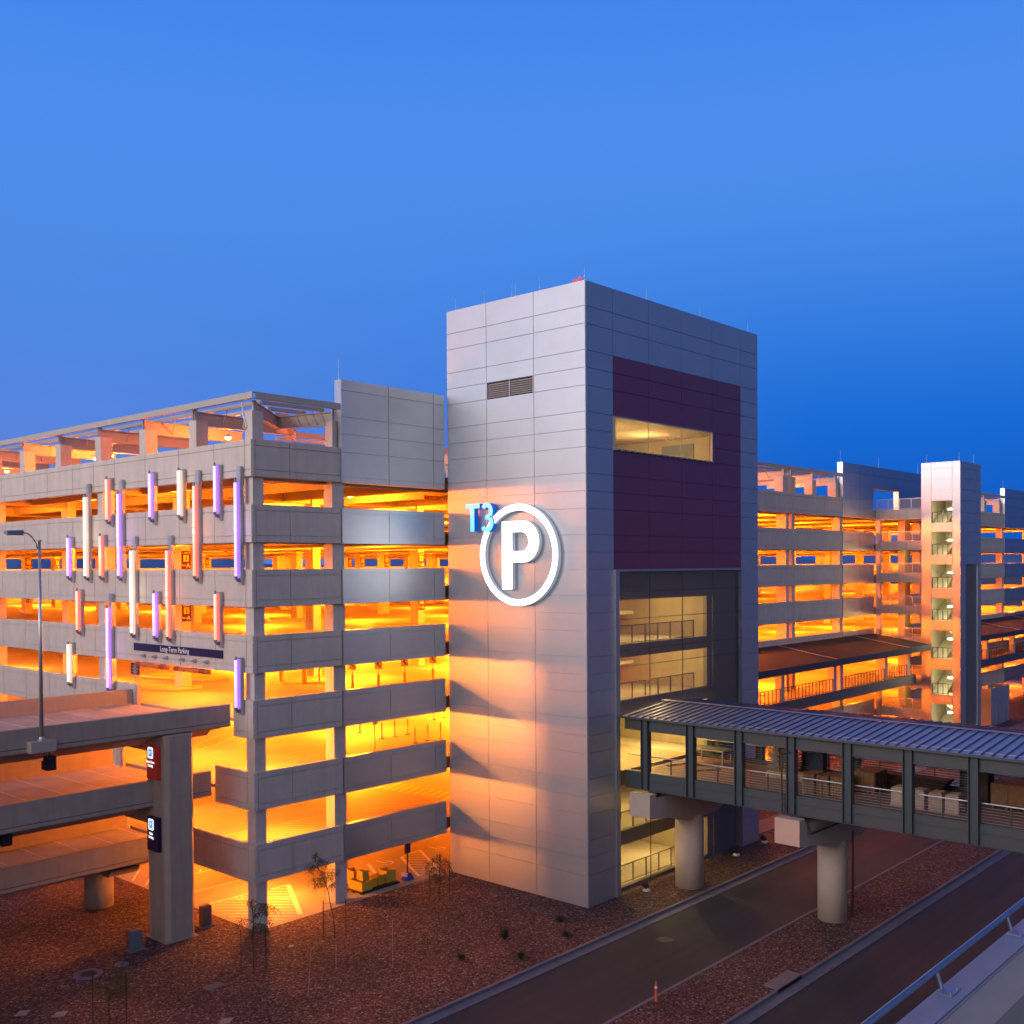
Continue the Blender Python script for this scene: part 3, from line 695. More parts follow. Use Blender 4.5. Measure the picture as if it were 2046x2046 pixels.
# ------------------------------------------------------------------ fluorescent art tubes on the west face
TB = [('v', 62.98, 19.89, 17.43), ('w', 60.77, 22.24, 17.44), ('r', 58.9, 19.9, 17.45), ('v', 56.77, 22.25, 17.45), ('r', 58.07, 23.16, 20.69), ('v', 53.24, 23.18, 20.66),
      ('w', 50.26, 23.15, 20.68), ('v', 46.84, 23.17, 20.7), ('r', 48.8, 22.27, 17.46), ('v', 45.02, 22.23, 17.45), ('r', 61.84, 16.68, 14.2), ('w', 55.35, 19.0, 14.25),
      ('v', 52.91, 16.66, 14.19), ('r', 51.54, 18.96, 14.2), ('v', 58.15, 15.74, 10.98), ('w', 63.05, 13.42, 10.98), ('r', 46.89, 16.7, 14.23), ('v', 45.11, 13.46, 10.95)]
TL = ['short violet light tube at the left end of the upper group, beside the lamp head', 'long white light tube, the uppermost long one at the left of the facade', 'short red light tube between the long white and the long violet tube',
      'long violet light tube just right of the short red pair', 'short red light tube highest at left, across the top opening', 'short violet light tube across the top opening, left of the short white one',
      'short white light tube across the top opening', 'short violet light tube highest of all, second from the garage corner', 'long red light tube hanging right of the short white tube',
      'long violet light tube nearest the garage corner', 'short red light tube lowest at the left, above the short white one', 'long white light tube in the middle of the facade, above the wall sign',
      'short violet light tube between the middle long white and long red tubes', 'long red light tube in the middle above the wall sign', 'long violet light tube reaching down to the ramp wall', 'short white light tube lowest at the left over the ramp',
      'short red light tube above the right end of the wall sign', 'short violet light tube lowest by the corner, beside the ramp end']
for (c, y, zt, zb), lab in zip(TB, TL):
    k = 29.74/29.7; y *= k; zt = 18+(zt-18)*k; zb = 18+(zb-18)*k
    t = thing('light_tube', lab, 'light tube', (29.98, y, zb-.3), 'coloured fluorescent tubes on the garage front')
    dbl = zt-zb > 3
    top = zt+(.75 if dbl else .02)
    bk = MB(); bk.box(29.96, 30.148, y-.10, y+.14, zb-.32, top); bk.box(29.93, 29.96, y-.15, y+.16, zb-.1, top); bk.obj('housing', GALV, t)
    q = MB(); q.tube((29.74, y, zb+.08), (29.74, y, zt-.08), .078, n=12)
    q.obj('tube', {'v': TV, 'w': TWH, 'r': TRD}[c], t, smooth=True)
    lamp('lamp_light', (29.55, y, (zt+zb)/2), (9 if not dbl else 18), {'v': (.45, .2, 1), 'w': (1, .75, .45), 'r': (1, .2, .12)}[c], .3, t)
    MB().box(29.76, 29.928, y-.07, y+.07, zb, zt-.05).obj('cover', {'v': CV, 'w': CWH, 'r': CRD}[c], t)  # added strip, its own glow stands in for tube light on the housing
    e = MB(); e.tube((29.74, y, zt-.08), (29.74, y, zt+.1), .07, .05, 10); e.tube((29.74, y, zb-.1), (29.74, y, zb+.08), .06, .095, 10); e.box(29.78, 29.93, y-.05, y+.06, zb-.2, zb-.05)
    if dbl: e.tube((29.74, y, (zt+zb)/2+.17), (29.74, y, (zt+zb)/2+.19), .093, n=12); e.tube((29.74, y, (zt+zb)/2-.22), (29.74, y, (zt+zb)/2-.20), .093, n=12)
    e.obj('end_cap', mat('cap_grey', (.22, .21, .23), .5, .4, var=.05) if 'cap_grey' not in D.materials else D.materials['cap_grey'], t)

# ------------------------------------------------------------------ signs on the west face
s = thing('wall_sign', 'long navy wall sign reading Long-Term Parking over the ramp entrance', 'sign', (30.1, 51.3, 13.3))
MB().prism([(46.9, 13.33), (55.8, 13.33), (55.8, 13.74), (46.9, 13.74)], 30.06, 30.145, 'x').obj('board', NAVY, s)
text('lettering', 'Long-Term Parking', .42, SIGNW, frameM((30.055, 51.45, 13.53), *LEFTF), s, sx=.90, off=.002)
for ya, yb, lab in ((55.24, 51.87, 'left orange clearance bar hanging under the Long-Term Parking sign'), (51.19, 47.86, 'right orange clearance bar hanging under the Long-Term Parking sign')):
    s = thing('clearance_bar', lab, 'clearance bar', (30.0, (ya+yb)/2, 12.6), 'clearance bars over the upper ramp')
    q = MB(); q.tube((29.95, yb, 12.58), (29.95, ya, 12.58), .13, n=12); q.obj('bar', ORNG, s, smooth=True)
    text('lettering', "6'-2\"  Clearance  6'-2\"", .22, mat('amber_letters', (.85, .40, .05), .5, var=.02), frameM((29.812, (ya+yb)/2+.1, 12.58), *LEFTF), s, sx=.9)
    st = MB()
    for e_ in (ya-.28, yb+.55):
        for q_ in range(4): st.tube((29.95, e_+q_*.12-.18, 12.58), (29.95, e_+q_*.12-.13, 12.58), .134, n=12)
    st.obj('stripe', BLK, s)
    for q_ in range(3):
        y = yb+.5+q_*(ya-yb-1.0)/2
        MB().box(29.86, 30.14, y-.05, y+.05, 13.03, 13.1).box(30.06, 30.145, y-.11, y+.11, 12.96, 13.17).tube((29.95, y, 12.7), (29.95, y, 13.04), .012, n=5).obj('bracket', GALV, s)
s = thing('notice_sign', 'small dark notice board on a thin post inside the upper ramp entrance', 'sign', (30.6, 56.7, 10.4))
MB().box(30.60, 30.63, 56.2, 57.15, 11.85, 12.5).obj('board', BRN, s); MB().tube((30.66, 56.68, 10.35), (30.66, 56.68, 12.4), .025, n=6).obj('post', GALV, s)
for q_, tx_ in enumerate(['NO', 'COMMERCIAL', 'TRUCKS', 'WITHOUT PRIOR', 'APPROVAL', 'NO OVERNIGHT', 'PARKING']):
    text('lettering', tx_, .075, SIGNW, frameM((30.595, 56.68, 12.43-q_*.085), *LEFTF), s, ext=.002)
# short metal end panel by the ramp
MB().box(30.05, 30.14, 55.45, 55.62, 10.3, 11.37).obj('end_plate', GALV, gar)

# row signs hung inside levels three and four
RS = [('A', 4, (35.75, 60.2)), ('B', 4, (46, 75.6)), ('C', 4, (56, 91)), ('D', 4, (66, 106.4)), ('E', 4, (76, 121.8)), ('D', 4, (46, 106.4)), ('E', 4, (56, 121.8)),
      ('A', 4, (56, 60.2)), ('B', 4, (66, 75.6)), ('C', 4, (76, 91)), ('D', 4, (86.85, 106.4)), ('A', 3, (35.75, 60.2)), ('A', 3, (56, 60.2)), ('D', 3, (46, 106.4))]
RL = ['brown Level 4 Row A sign on the nearest column in the west face', 'brown Level 4 Row B sign just right of the nearest west Row A sign', 'brown Level 4 Row C sign behind the Row B sign in the west opening', 'brown Level 4 Row D sign, second last of the five by the long violet tube', 'brown Level 4 Row E sign, smallest of the five by the long violet tube',
      'brown Level 4 Row D sign at the far left edge of the west opening', 'brown Level 4 Row E sign right of the lamp pole in the west opening', 'brown Level 4 Row A sign through the south opening, nearest the tower', 'brown Level 4 Row B sign in the middle of the south opening', 'brown Level 4 Row C sign left of Row B in the south opening', 'brown Level 4 Row D sign at the left of the south opening',
      'brown Level 3 Row A sign below the Level 4 one in the west face', 'brown Level 3 Row A sign in the south opening near the tower', 'brown Level 3 Row D sign at the left edge behind the lamp pole']
vd = Vector((Fw.x, Fw.y, 0)).normalized(); 
for (r_, lv_, p), lab in zip(RS, RL):
    p = (p[0], p[1]-.50, FL[lv_+1]+1.65); h = 1.14
    s = thing('row_sign', lab, 'sign', p, 'row signs on the garage columns')
    u = Vector((1, 0, 0)); w = h*.57; P = Vector(p); M = frameM(P, u, (0, 0, 1))
    def rect(name, x0, x1, y0, y1, z, mt):
        o = MB().box(x0, x1, y0, y1, z-.015, z).obj(name, mt); o.data.transform(M); adopt(o, s); return o
    rect('board', -w/2, w/2, -h/2, h/2, 0, BRN); rect('icon', -w*.27, w*.27, -h*.08, h*.27, .012, SIGNY); rect('icon', -w*.06, w*.06, -h*.02, h*.2, .02, BRN)
    text('lettering', 'Level %d' % lv_, h*.15, SIGNW, M @ Matrix.Translation((0, h*.39, .01)), s, ext=.003)
    text('lettering', 'Row', h*.15, SIGNW, M @ Matrix.Translation((-w*.25, -h*.30, .01)), s, ext=.003)
    text('lettering', r_, h*.34, SIGNW, M @ Matrix.Translation((w*.22, -h*.33, .01)), s, ext=.003)
s = thing('elevator_sign', 'brown overhead elevator sign with an arrow beside the tower, top level', 'sign', (48.4, 50, 22.4))
MB().box(47.2, 49.1, 50.0, 50.05, 22.28, 22.56).obj('board', mat('amber_board', (.45, .14, .03), .5, var=.05), s)
text('lettering', 'Elevator', .2, SIGNW, frameM((47.95, 49.99, 22.42), *SOUTHF), s); 
ar = MB(); ar.box(48.6, 48.85, 49.985, 49.995, 22.405, 22.435); ar.add([(48.8, 49.985, 22.5), (48.8, 49.985, 22.34), (48.95, 49.985, 22.42)], [(0, 1, 2)]); ar.obj('arrow', SIGNW, s)

# ------------------------------------------------------------------ things standing in the garage
def bollard_sign(x, y, z, lab):
    s = thing('chevron_marker', lab, 'marker', (x, y, z), 'yellow chevron markers on level three')
    MB().tube((x, y, z), (x, y, z+.75), .09, n=10).obj('base', YELB, s); MB().tube((x, y, z+.75), (x, y, z+1.3), .03, n=6).obj('post', GALV, s)
    M = frameM((x, y, z+1.42), (.67, -.74, 0), (0, 0, 1))
    o = MB().box(-.24, .24, -.33, .33, -.02, 0).obj('board', SIGNY); o.data.transform(M); adopt(o, s)
    o = MB().add([(.08, .22, .01), (.18, .22, .01), (-.02, 0, .01), (-.12, 0, .01), (.08, -.22, .01), (.18, -.22, .01)], [(0, 3, 2, 1), (3, 4, 5, 2)]).obj('chevron', BLK); o.data.transform(M); adopt(o, s)
for (x, y), lab in zip(((43.2, 52.54), (44.5, 51.53), (46.76, 51.53), (49.47, 51.68)), ('leftmost yellow chevron marker on level three, by the second column', 'second yellow chevron marker from the column on level three', 'third yellow chevron marker from the column on level three', 'yellow chevron marker on level three nearest the tower')):
    bollard_sign(x, y, 10.3, lab)
PP = [(45.54, 52.44), (46.64, 52.4), (47.82, 52.45), (45.79, 49.53), (46.92, 49.55), (48.08, 49.57), (53.57, 55.92), (54.79, 56.05), (46.25, 55.51), (44.6, 55.9)]
PL = ['back-left', 'back-middle', 'back-right', 'front-left', 'front-middle', 'front-right', 'far right first', 'far right second', 'far left second', 'far left first']
for (x, y), l_ in zip(PP, PL):
    s = thing('delineator_post', 'pale flexible delineator post standing on level two, the %s one' % l_, 'post', (x, y, 6.7), 'delineator posts on level two')
    MB().tube((x, y, 6.74), (x, y, 7.75), .05, n=8).obj('post', WHITEP, s); MB().tube((x, y, 6.7), (x, y, 6.74), .2, .16, 10).obj('base', BLK, s)
    b_ = MB()
    for q_ in range(4): b_.tube((x, y, 7.25+q_*.12), (x, y, 7.29+q_*.12), .053, n=8)
    b_.obj('band', BLK, s)
s = thing('pole_sign', 'thin post with small red signs standing on level two', 'sign', (42.27, 49.33, 6.7)); MB().tube((42.27, 49.33, 6.7), (42.27, 49.33, 8.7), .03, n=6).obj('post', GALV, s); MB().box(42.1, 42.44, 49.28, 49.3, 8.3, 8.72).obj('board', WHITEP, s)
for x, y, lab in ((42.22, 58.74, 'tall yellow bollard on level three left of the second column'), (42.69, 56.87, 'yellow bollard on level three next to the ticket machine')):
    s = tag(MB().tube((x, y, 10.3), (x, y, 11.5), .16, n=12).tube((x, y, 11.5), (x, y, 11.56), .16, .08, 12).obj('bollard', YELB), lab, 'bollard', 'yellow bollards on level three')
s = thing('pipe_rack', 'bent pipe guard and grey cabinet on level three near the second column', 'pipe guard', (44.2, 57, 10.3))
q = MB(); 
for a, b in (((43.7, 56.6, 10.3), (43.7, 56.6, 11.2)), ((43.7, 56.6, 11.2), (43.9, 56.3, 11.4)), ((43.9, 56.3, 11.4), (44.6, 55.5, 11.4)), ((44.6, 55.5, 11.4), (44.7, 55.4, 11.2)), ((44.7, 55.4, 11.2), (44.7, 55.4, 10.3))): q.tube(a, b, .07, n=8)
q.obj('pipe', GALV, s); MB().box(44.2, 44.7, 56.0, 56.5, 10.3, 11.5).obj('cabinet', GALV, s)
# yellow boxes on a dolly at ground level
def crate(x0, x1, y0, y1, z0, z1, lab):
    b = MB(); t = .05
    b.box(x0, x1, y0, y1, z0, z0+t); b.box(x0, x0+t, y0, y1, z0+t, z1); b.box(x1-t, x1, y0, y1, z0+t, z1); b.box(x0+t, x1-t, y0, y0+t, z0+t, z1); b.box(x0+t, x1-t, y1-t, y1, z0+t, z1)
    b.box(x0+t, x1-t, (y0+y1)/2-.02, (y0+y1)/2+.02, z0+t, z1-.1)
    return tag(b.obj('barrier_box', YELB), lab, 'crate', 'yellow boxes by the second column')
crate(37.35, 38.1, 44.75, 45.9, .12, .62, 'open yellow box at the left front of the pallet by the second column')
crate(38.2, 38.6, 44.95, 45.6, .12, .6, 'small yellow box in the middle of the pallet row')
crate(37.6, 38.05, 45.0, 45.5, .63, 1.15, 'upright yellow box standing on top of the front box')
crate(37.8, 38.5, 46.0, 46.8, .12, .9, 'yellow box behind the upright one')
crate(38.75, 39.22, 45.0, 45.6, .12, .62, 'tall open yellow box right of the gap')
crate(39.3, 40.0, 44.95, 45.7, .12, .78, 'rightmost yellow box of the pallet row')
for x0, x1, lab in ((37.2, 38.65, 'dark pallet under the left yellow boxes'), (38.68, 40.1, 'dark pallet under the right yellow boxes')):
    b = MB(); b.box(x0, x1, 44.7, 46.9 if x0 < 38 else 46.0, .07, .115)
    for y in (44.7, 45.3, 45.85): b.box(x0, x1, y, y+.1, .01, .07)
    tag(b.obj('pallet', BLK), lab, 'pallet')
s = thing('portable_sign', 'dark portable sign on a pole with a blue weighted base by the gravel', 'sign', (40.8, 44.85, 0))
MB().add([(40.5, 44.6, .01), (41.1, 44.6, .01), (41.1, 45.1, .01), (40.5, 45.1, .01), (40.65, 44.7, .4), (40.95, 44.7, .4), (40.95, 45.0, .4), (40.65, 45.0, .4)], [(0, 1, 5, 4), (1, 2, 6, 5), (2, 3, 7, 6), (3, 0, 4, 7), (4, 5, 6, 7), (0, 3, 2, 1)]).obj('base', BLUEB, s)
MB().box(40.5, 40.62, 44.65, 45.05, .25, .45).obj('sandbag', WHITEP, s)
MB().tube((40.8, 44.85, .38), (40.8, 44.85, 1.65), .045, n=8).obj('pole', BLK, s); MB().box(40.6, 41.0, 44.80, 44.86, 1.55, 2.2).obj('board', NAVY, s)
s = tag(MB().tube((43.0, 44.02, 0), (43.0, 44.02, .95), .07, .05, 10).tube((43.0, 44.02, 0), (43.0, 44.02, .05), .22, n=12).obj('warning_post', ORNG), 'orange warning post in the gravel beside the tower foot', 'marker')

# ------------------------------------------------------------------ ramps
def ramp_deck(yn, yf, zd, zt, name, label, x1=30.0, girder=True, skew=0):
    r = thing(name, label, 'ramp', (10, (yn+yf)/2, 0), 'elevated ramps into the garage')
    X0 = -45
    near = [(yn, zd-.30), (yn, zt), (yn+.25, zt), (yn+.33, zd)]
    def sec(poly, nm, mt, a=X0, b=x1):
        o = MB().prism(poly, a, b, 'x').obj(nm, mt, r)
        return o
    sec([(yn, zd-.06), (yn, zt-.03), (yn+.04, zt), (yn+.24, zt), (yn+.28, zt-.03), (yn+.34, zd-.02), (yn+.34, zd-.06)], 'parapet', RAMPC)
    sec([(yn+.03, zd-.09), (yn+.03, zd-.061), (yn+.4, zd-.061), (yn+.4, zd-.09)], 'groove', DARKM)
    sec([(yn-.03, zd-.26), (yn-.03, zd-.09), (yn+.5, zd-.09), (yn+.5, zd-.33), (yn+.05, zd-.33)], 'lip', RAMPC)
    sec([(yn+.35, zd-.2), (yn+.35, zd), (yf-.35, zd), (yf-.35, zd-.2)], 'deck', RAMPD)
    g = [(yn+.5, zd-.21), (yf-.5, zd-.21), (yf-.7, zd-.45), (yf-1.6, zd-.62), (yf-2.0, zd-.95), (yf-2.2, zd-1.0), (yn+2.2, zd-1.0), (yn+1.9, zd-.95), (yn+1.55, zd-.62), (yn+.75, zd-.50), (yn+.52, zd-.33)]
    sec(g, 'girder', RAMPC, X0, x1-.15)
    sec([(yf-.34, zd-.3), (yf-.34, zd), (yf-.26, zt), (yf, zt), (yf, zd-.3)], 'parapet', RAMPC, X0, x1+.12)
    # deck joints
    j = MB()
    for q_ in range(14): 
        x = 29.6-q_*1.85
        j.box(x, x+.06, yn+.36, yf-.36, zd+.001, zd+.006)
    j.obj('deck_joint', mat('joint_'+name, (.62, .55, .48), .8, var=.1), r)
    return r
r1 = ramp_deck(46.1, 56.35, 10.28, 11.08, 'elevated_ramp', 'top elevated concrete ramp, carrying the street lamp, entering the garage')
r2 = ramp_deck(47.1, 57.7, 6.72, 7.67, 'elevated_ramp', 'middle elevated concrete ramp between the other two', x1=29.5)
r3 = ramp_deck(50.4, 57.3, 3.12, 4.05, 'elevated_ramp', 'lowest elevated concrete ramp just over the gravel', x1=30.0)
cp = thing('ramp_column', 'massive rectangular concrete column carrying the ramps and two lit signs', 'column', (27.1, 46.8, 0))
ch = .2
poly = [(26.3+ch, 45.9), (27.87-ch, 45.9), (27.87, 45.9+ch), (27.87, 47.6), (26.3, 47.6), (26.3, 45.9+ch)]
MB().prism(poly, -.1, 9.93, 'z').obj('shaft', RAMPC, cp, bevel=.05)
MB().box(26.36, 27.81, 46.0, 55, 9.0, 9.9).obj('cap', RAMPC, cp, bevel=.1)
MB().box(26.38, 27.79, 47.3, 56, 5.45, 6.3).obj('cap', RAMPC, cp, bevel=.1)
MB().box(26.2, 27.95, 45.82, 47.7, -.1, .03).obj('footing', RAMPC, cp)
for x, y, r_, zt, lab in ((26.95, 53.95, .74, 2.15, 'round orange-lit pier under the lowest ramp, right of the other'), (25.9, 60.2, .85, 2.4, 'round pier at the back under the lowest ramp')):
    s = thing('round_pier', lab, 'pier', (x, y, 0), 'round piers under the lowest ramp')
    MB().tube((x, y, -.1), (x, y, zt), r_, n=32).obj('shaft', RAMPC, s, smooth=True)
    MB().prism([(y-2.6, zt+.0), (y-2.9, zt+.35), (y+2.6, zt+.35), (y+2.3, zt)], x-.8, x+.8, 'x').obj('cap', RAMPC, s)
for z0, z1, mt, tx_, lab in ((7.80, 9.42, REDS, ('Short-Term', 'Parking'), 'upright red lit parking sign on the ramp column'), (4.33, 5.96, NAVY, ('Valet', 'Parking'), 'upright navy lit parking sign low on the ramp column')):
    s = thing('column_sign', lab, 'sign', (26.2, 46.9, z0), 'lit signs on the ramp column')
    MB().box(26.1, 26.29, 46.32, 47.32, z0, z1).obj('box', mt, s, bevel=.01)
    M = frameM((26.09, 46.95, z1-.36), *LEFTF)
    rr = lambda w, h, r_: arc(w-r_, h-r_, r_, r_, 0, 90, 4)+arc(-w+r_, h-r_, r_, r_, 90, 180, 4)+arc(-w+r_, -h+r_, r_, r_, 180, 270, 4)+arc(w-r_, -h+r_, r_, r_, 270, 360, 4)
    curve_mesh('icon', [rr(.24, .27, .08), rr(.15, .18, .03)], .006, ICW, None, M, s)
    curve_mesh('icon', [rr(.148, .178, .03)], .004, ICB, None, M, s)
    text('lettering', 'P', .24, ICW, M @ Matrix.Translation((0, 0, .008)), s)
    text('lettering', tx_[0], .17, ICW, frameM((26.085, 46.95, z1-.80), *LEFTF), s, sx=.9, off=.004); text('lettering', tx_[1], .17, ICW, frameM((26.085, 46.95, z1-.98), *LEFTF), s, sx=.9, off=.004)
for x, y, z, lab in ((21.12, 46.75, 9.0, 'black signal box hanging under the top ramp'), (19.6, 47.8, 5.75, 'black signal box hanging under the middle ramp')):
    s = thing('signal_box', lab, 'signal box', (x, y, z), 'black boxes under the ramps')
    MB().box(x-.2, x+.22, y-.22, y+.22, z, z+.62).obj('box', BLK, s, bevel=.02); MB().box(x-.27, x-.2, y-.15, y+.2, z+.05, z+.42).obj('visor', BLK, s)
    MB().tube((x-.1, y, z+.6), (x-.1, y, z+.95), .02, n=6).tube((x+.1, y, z+.6), (x+.1, y, z+.95), .02, n=6).obj('hanger', GALV, s)
# street lamp on the top ramp
s = thing('street_lamp', 'galvanised street lamp with curved arm standing on the top ramp edge', 'street lamp', (20.4, 45.85, 10))
MB().box(19.82, 20.94, 45.62, 46.09, 10.0, 10.50).obj('base_block', CAPW, s, bevel=.03)
MB().tube((20.38, 45.85, 10.5), (20.38, 45.85, 19.18), .10, .06, 14).obj('pole', GALV, s, smooth=True)
MB().tube((20.38, 45.85, 10.5), (20.38, 45.85, 10.56), .2, .2, 12).tube((20.38, 45.85, 10.56), (20.38, 45.85, 10.68), .13, .11, 12).tube((20.38, 45.85, 19.15), (20.38, 45.85, 19.22), .11, .11, 12).obj('flange', GALV, s)
f = MB(); P = [(20.36, 18.55), (20.30, 18.85), (20.2, 19.12), (20.07, 19.33), (19.9, 19.47), (19.72, 19.53), (19.5, 19.53)]
for a, b in zip(P, P[1:]): f.tube((a[0], 45.85, a[1]), (b[0], 45.85, b[1]), .035, n=8)
f.obj('arm', GALV, s, smooth=True)
MB().prism([(18.95, 19.42), (18.95, 19.60), (19.65, 19.63), (19.65, 19.40)], 45.68, 46.02, 'y').obj('head', mat('lamp_head_grey', (.25, .28, .33), .5, .4, var=.03), s, bevel=.02)
MB().box(18.92, 19.12, 45.70, 46.0, 19.39, 19.42).obj('lens', SIGNW, s)

# ------------------------------------------------------------------ footbridge
br = thing('footbridge', 'covered steel footbridge with ribbed metal roof leaving the tower over the roads', 'footbridge', (50.4, 15, 6))
YA, YB = 33.82, -4.0
for xs, sgn in ((46.7, 1), (54.1, -1)):
    f = MB(); a, b = sorted((xs, xs+.25*sgn))
    f.box(a+.06*(sgn > 0), b-.06*(sgn < 0), YB, YA, 5.92, 6.80)
    c, d = sorted((xs-.0*sgn, xs+.3*sgn))
    f.box(c, d, YB, YA, 5.88, 5.919); f.box(c, d, YB, YA, 6.801, 6.84); f.box(*sorted((xs, xs+.055*sgn)), YB, YA, 6.41, 6.45)
    f.obj('lower_girder', STEELG, br)
    f = MB(); f.box(a+.05*(sgn > 0), b-.05*(sgn < 0), YB, YA, 9.10, 9.68); f.box(c, d, YB, YA, 9.06, 9.099); f.obj('upper_girder', STEELG, br)
    y = 32.45
    while y > YB:
        f = MB(); w = .43
        f.box(*sorted((xs-.13*sgn, xs+.26*sgn)), y-w/2, y-w/2+.035, 5.93, 9.66); f.box(*sorted((xs-.13*sgn, xs+.26*sgn)), y+w/2-.035, y+w/2, 5.93, 9.66)
        f.box(*sorted((xs+.02*sgn, xs+.045*sgn)), y-w/2+.035, y+w/2-.035, 5.93, 9.66)
        f.obj('column', STEELG, br)
        y -= 2.83
    xr = xs+.33*sgn
    MB().tube((xr, YB, 7.66), (xr, YA, 7.66), .035, n=8).obj('handrail', GALV, br)
    f = MB(); y = 31.03
    while y > YB:
        f.box(xr-.02, xr+.02, y-.03, y+.03, 6.45, 7.64); y -= 2.83
    f.obj('rail_post', DARKM, br)
    f = MB()
    for q_ in range(7): f.tube((xr, YB, 6.72+q_*.125), (xr, YA, 6.72+q_*.125), .008, n=4, cap=False)
    f.obj('rail_cable', GALV, br)
BDK = mat('bridge_deck', (.30, .17, .14), .8, var=.22, scale=.5, bump=.1)
MB().box(46.95, 53.85, YB, YA, 6.30, 6.60).obj('deck', BDK, br)
MB().box(46.95, 53.85, 34.1, 43.0, 6.705, 6.71).obj('landing', mat('landing_floor', (.42, .33, .22), .8, var=.2, scale=.8), br)
EX0, EX1, RX, EZ, RZ = 46.3, 54.5, 50.4, 9.86, 10.24
MB().prism([(EX0, EZ-.03), (RX, RZ-.03), (EX1, EZ-.03), (EX1, EZ-.13), (EX0, EZ-.13)], YB, YA, 'y').obj('roof', ROOFM, br)
f = MB(); y = YA-.1
while y > YB:
    f.add([(EX0-.01, y-.022, EZ-.04), (EX0-.01, y+.022, EZ-.04), (EX0-.01, y+.022, EZ+.025), (EX0-.01, y-.022, EZ+.025), (RX, y-.022, RZ-.04), (RX, y+.022, RZ-.04), (RX, y+.022, RZ+.03), (RX, y-.022, RZ+.03)], [(0, 1, 2, 3), (3, 2, 6, 7), (0, 4, 5, 1), (0, 3, 7, 4), (1, 5, 6, 2)])
    f.add([(EX1+.02, y-.03, EZ-.04), (EX1+.02, y+.03, EZ-.04), (EX1+.02, y+.03, EZ+.06), (EX1+.02, y-.03, EZ+.06), (RX, y-.03, RZ-.04), (RX, y+.03, RZ-.04), (RX, y+.03, RZ+.05), (RX, y-.03, RZ+.05)], [(0, 3, 2, 1), (3, 7, 6, 2), (0, 1, 5, 4), (0, 4, 7, 3), (1, 2, 6, 5)])
    y -= .455
f.obj('roof_rib', mat('rib_shade', (.10, .11, .18), .5, .4, var=.05), br)  # shade side of the ribs put into their dark base colour
f = MB(); f.box(EX0-.04, EX0-.02, YB, YA, EZ-.14, EZ-.03); f.box(EX1+.02, EX1+.04, YB, YA, EZ-.14, EZ-.03); f.obj('gutter', STEELG, br); f = MB(); f.prism([(EX0+.48, EZ+.02), (EX0+.53, EZ+.025), (EX0+.53, EZ+.05), (EX0+.48, EZ+.045)], YB, YA, 'y'); f.prism([(RX-.16, RZ+.03), (RX, RZ+.075), (RX+.16, RZ+.03), (RX, RZ+.05)], YB, YA, 'y'); f.obj('roof_trim', ROOFM, br)
f = MB(); y = 32.45
while y > YB: f.box(46.95, 53.85, y-.1, y+.1, 5.95, 6.29); y -= 2.83
f.obj('cross_beam', STEELG, br)
# drain pipe down the bridge and pier
s = tag(MB().tube((46.5, 24.35, 5.9), (46.5, 24.35, 8.9), .045, n=8).tube((46.5, 24.35, 8.9), (46.65, 24.0, 8.9), .045, n=8).tube((46.5, 24.35, 5.95), (46.4, 23.2, 5.85), .045, n=8).tube((46.4, 23.0, 5.85), (46.4, 22.8, 5.2), .045, n=8)
        .tube((46.4, 22.8, 5.2), (50.2, 22.55, 5.3), .05, n=8).obj('conduit_pipe', DARKM), 'dark conduit pipe bending round the second bridge pier cap', 'pipe')
def pier(y, rr_, lab):
    s = thing('bridge_pier', lab, 'pier', (50.4, y, 0), 'round hammerhead piers under the footbridge')
    cyl = MB().tube((50.4, y, -.1), (50.4, y, 4.05), rr_, n=40).obj('column', CAPW, s, smooth=True)
    c = MB(); hw = .64
    prof = [(45.6, 4.70), (45.6, 5.93)]+[(46.15, 5.93), (46.15, 5.60), (54.6, 5.60), (54.6, 5.86), (55.2, 5.86), (55.2, 4.70), (53.2, 4.25), (51.6, 3.96), (49.2, 3.96), (47.4, 4.45)]
    c.prism(prof, y-hw, y+hw, 'y'); c.obj('cap', CAPW, s)
    MB().box(46.75, 47.15, y-.3, y+.3, 5.605, 5.875).box(53.7, 54.0, y-.3, y+.3, 5.605, 5.875).obj('bearing', DARKM, s)
    return s
pier(32.05, .80, 'pale hammerhead bridge pier beside the tower foot')
p2 = pier(23.62, .72, 'pale hammerhead bridge pier standing in the gravel median')
tag(MB().tube((51.35, 22.95, 0), (51.35, 22.95, 4.4), .06, n=8).tube((51.35, 22.95, 1.2), (51.35, 22.95, 1.25), .09, n=8).tube((51.35, 22.95, 3.0), (51.35, 22.95, 3.05), .09, n=8).obj('drain_pipe', DARKM), 'dark drain pipe running down beside the median bridge pier', 'pipe')

# things stored on the bridge deck
def slat_crate(x0, x1, y0, y1, h, lab, mt=WOOD, z=6.6):
    b = MB(); b.box(x0, x1, y0, y1, z+.1, z+h)
    for q_ in range(4):
        yy = y0+(y1-y0)*q_/4; b.box(x0-.03, x0, yy, yy+.09, z+.02, z+h+.02)
    for q_ in range(3):
        xx = x0+(x1-x0)*q_/3+.02; b.box(xx, xx+.09, y0-.03, y0, z+.02, z+h+.02)
    b.box(x0, x1, y0+.05, y0+.15, z, z+.1); b.box(x0, x1, y1-.15, y1-.05, z, z+.1)
    return tag(b.obj('crate', mt), lab, 'crate', 'crates stored on the footbridge')
slat_crate(48.3, 49.6, 23.6, 24.2, 1.0, 'leftmost upright brown crate on the bridge, right of the draped pipe post', mat('crate_light', (.30, .17, .09), .8, var=.2, scale=5))
slat_crate(48.4, 49.7, 22.9, 23.5, .98, 'second upright brown crate in the bridge row')
slat_crate(48.5, 49.8, 22.2, 22.8, 1.0, 'third upright brown crate in the bridge row')
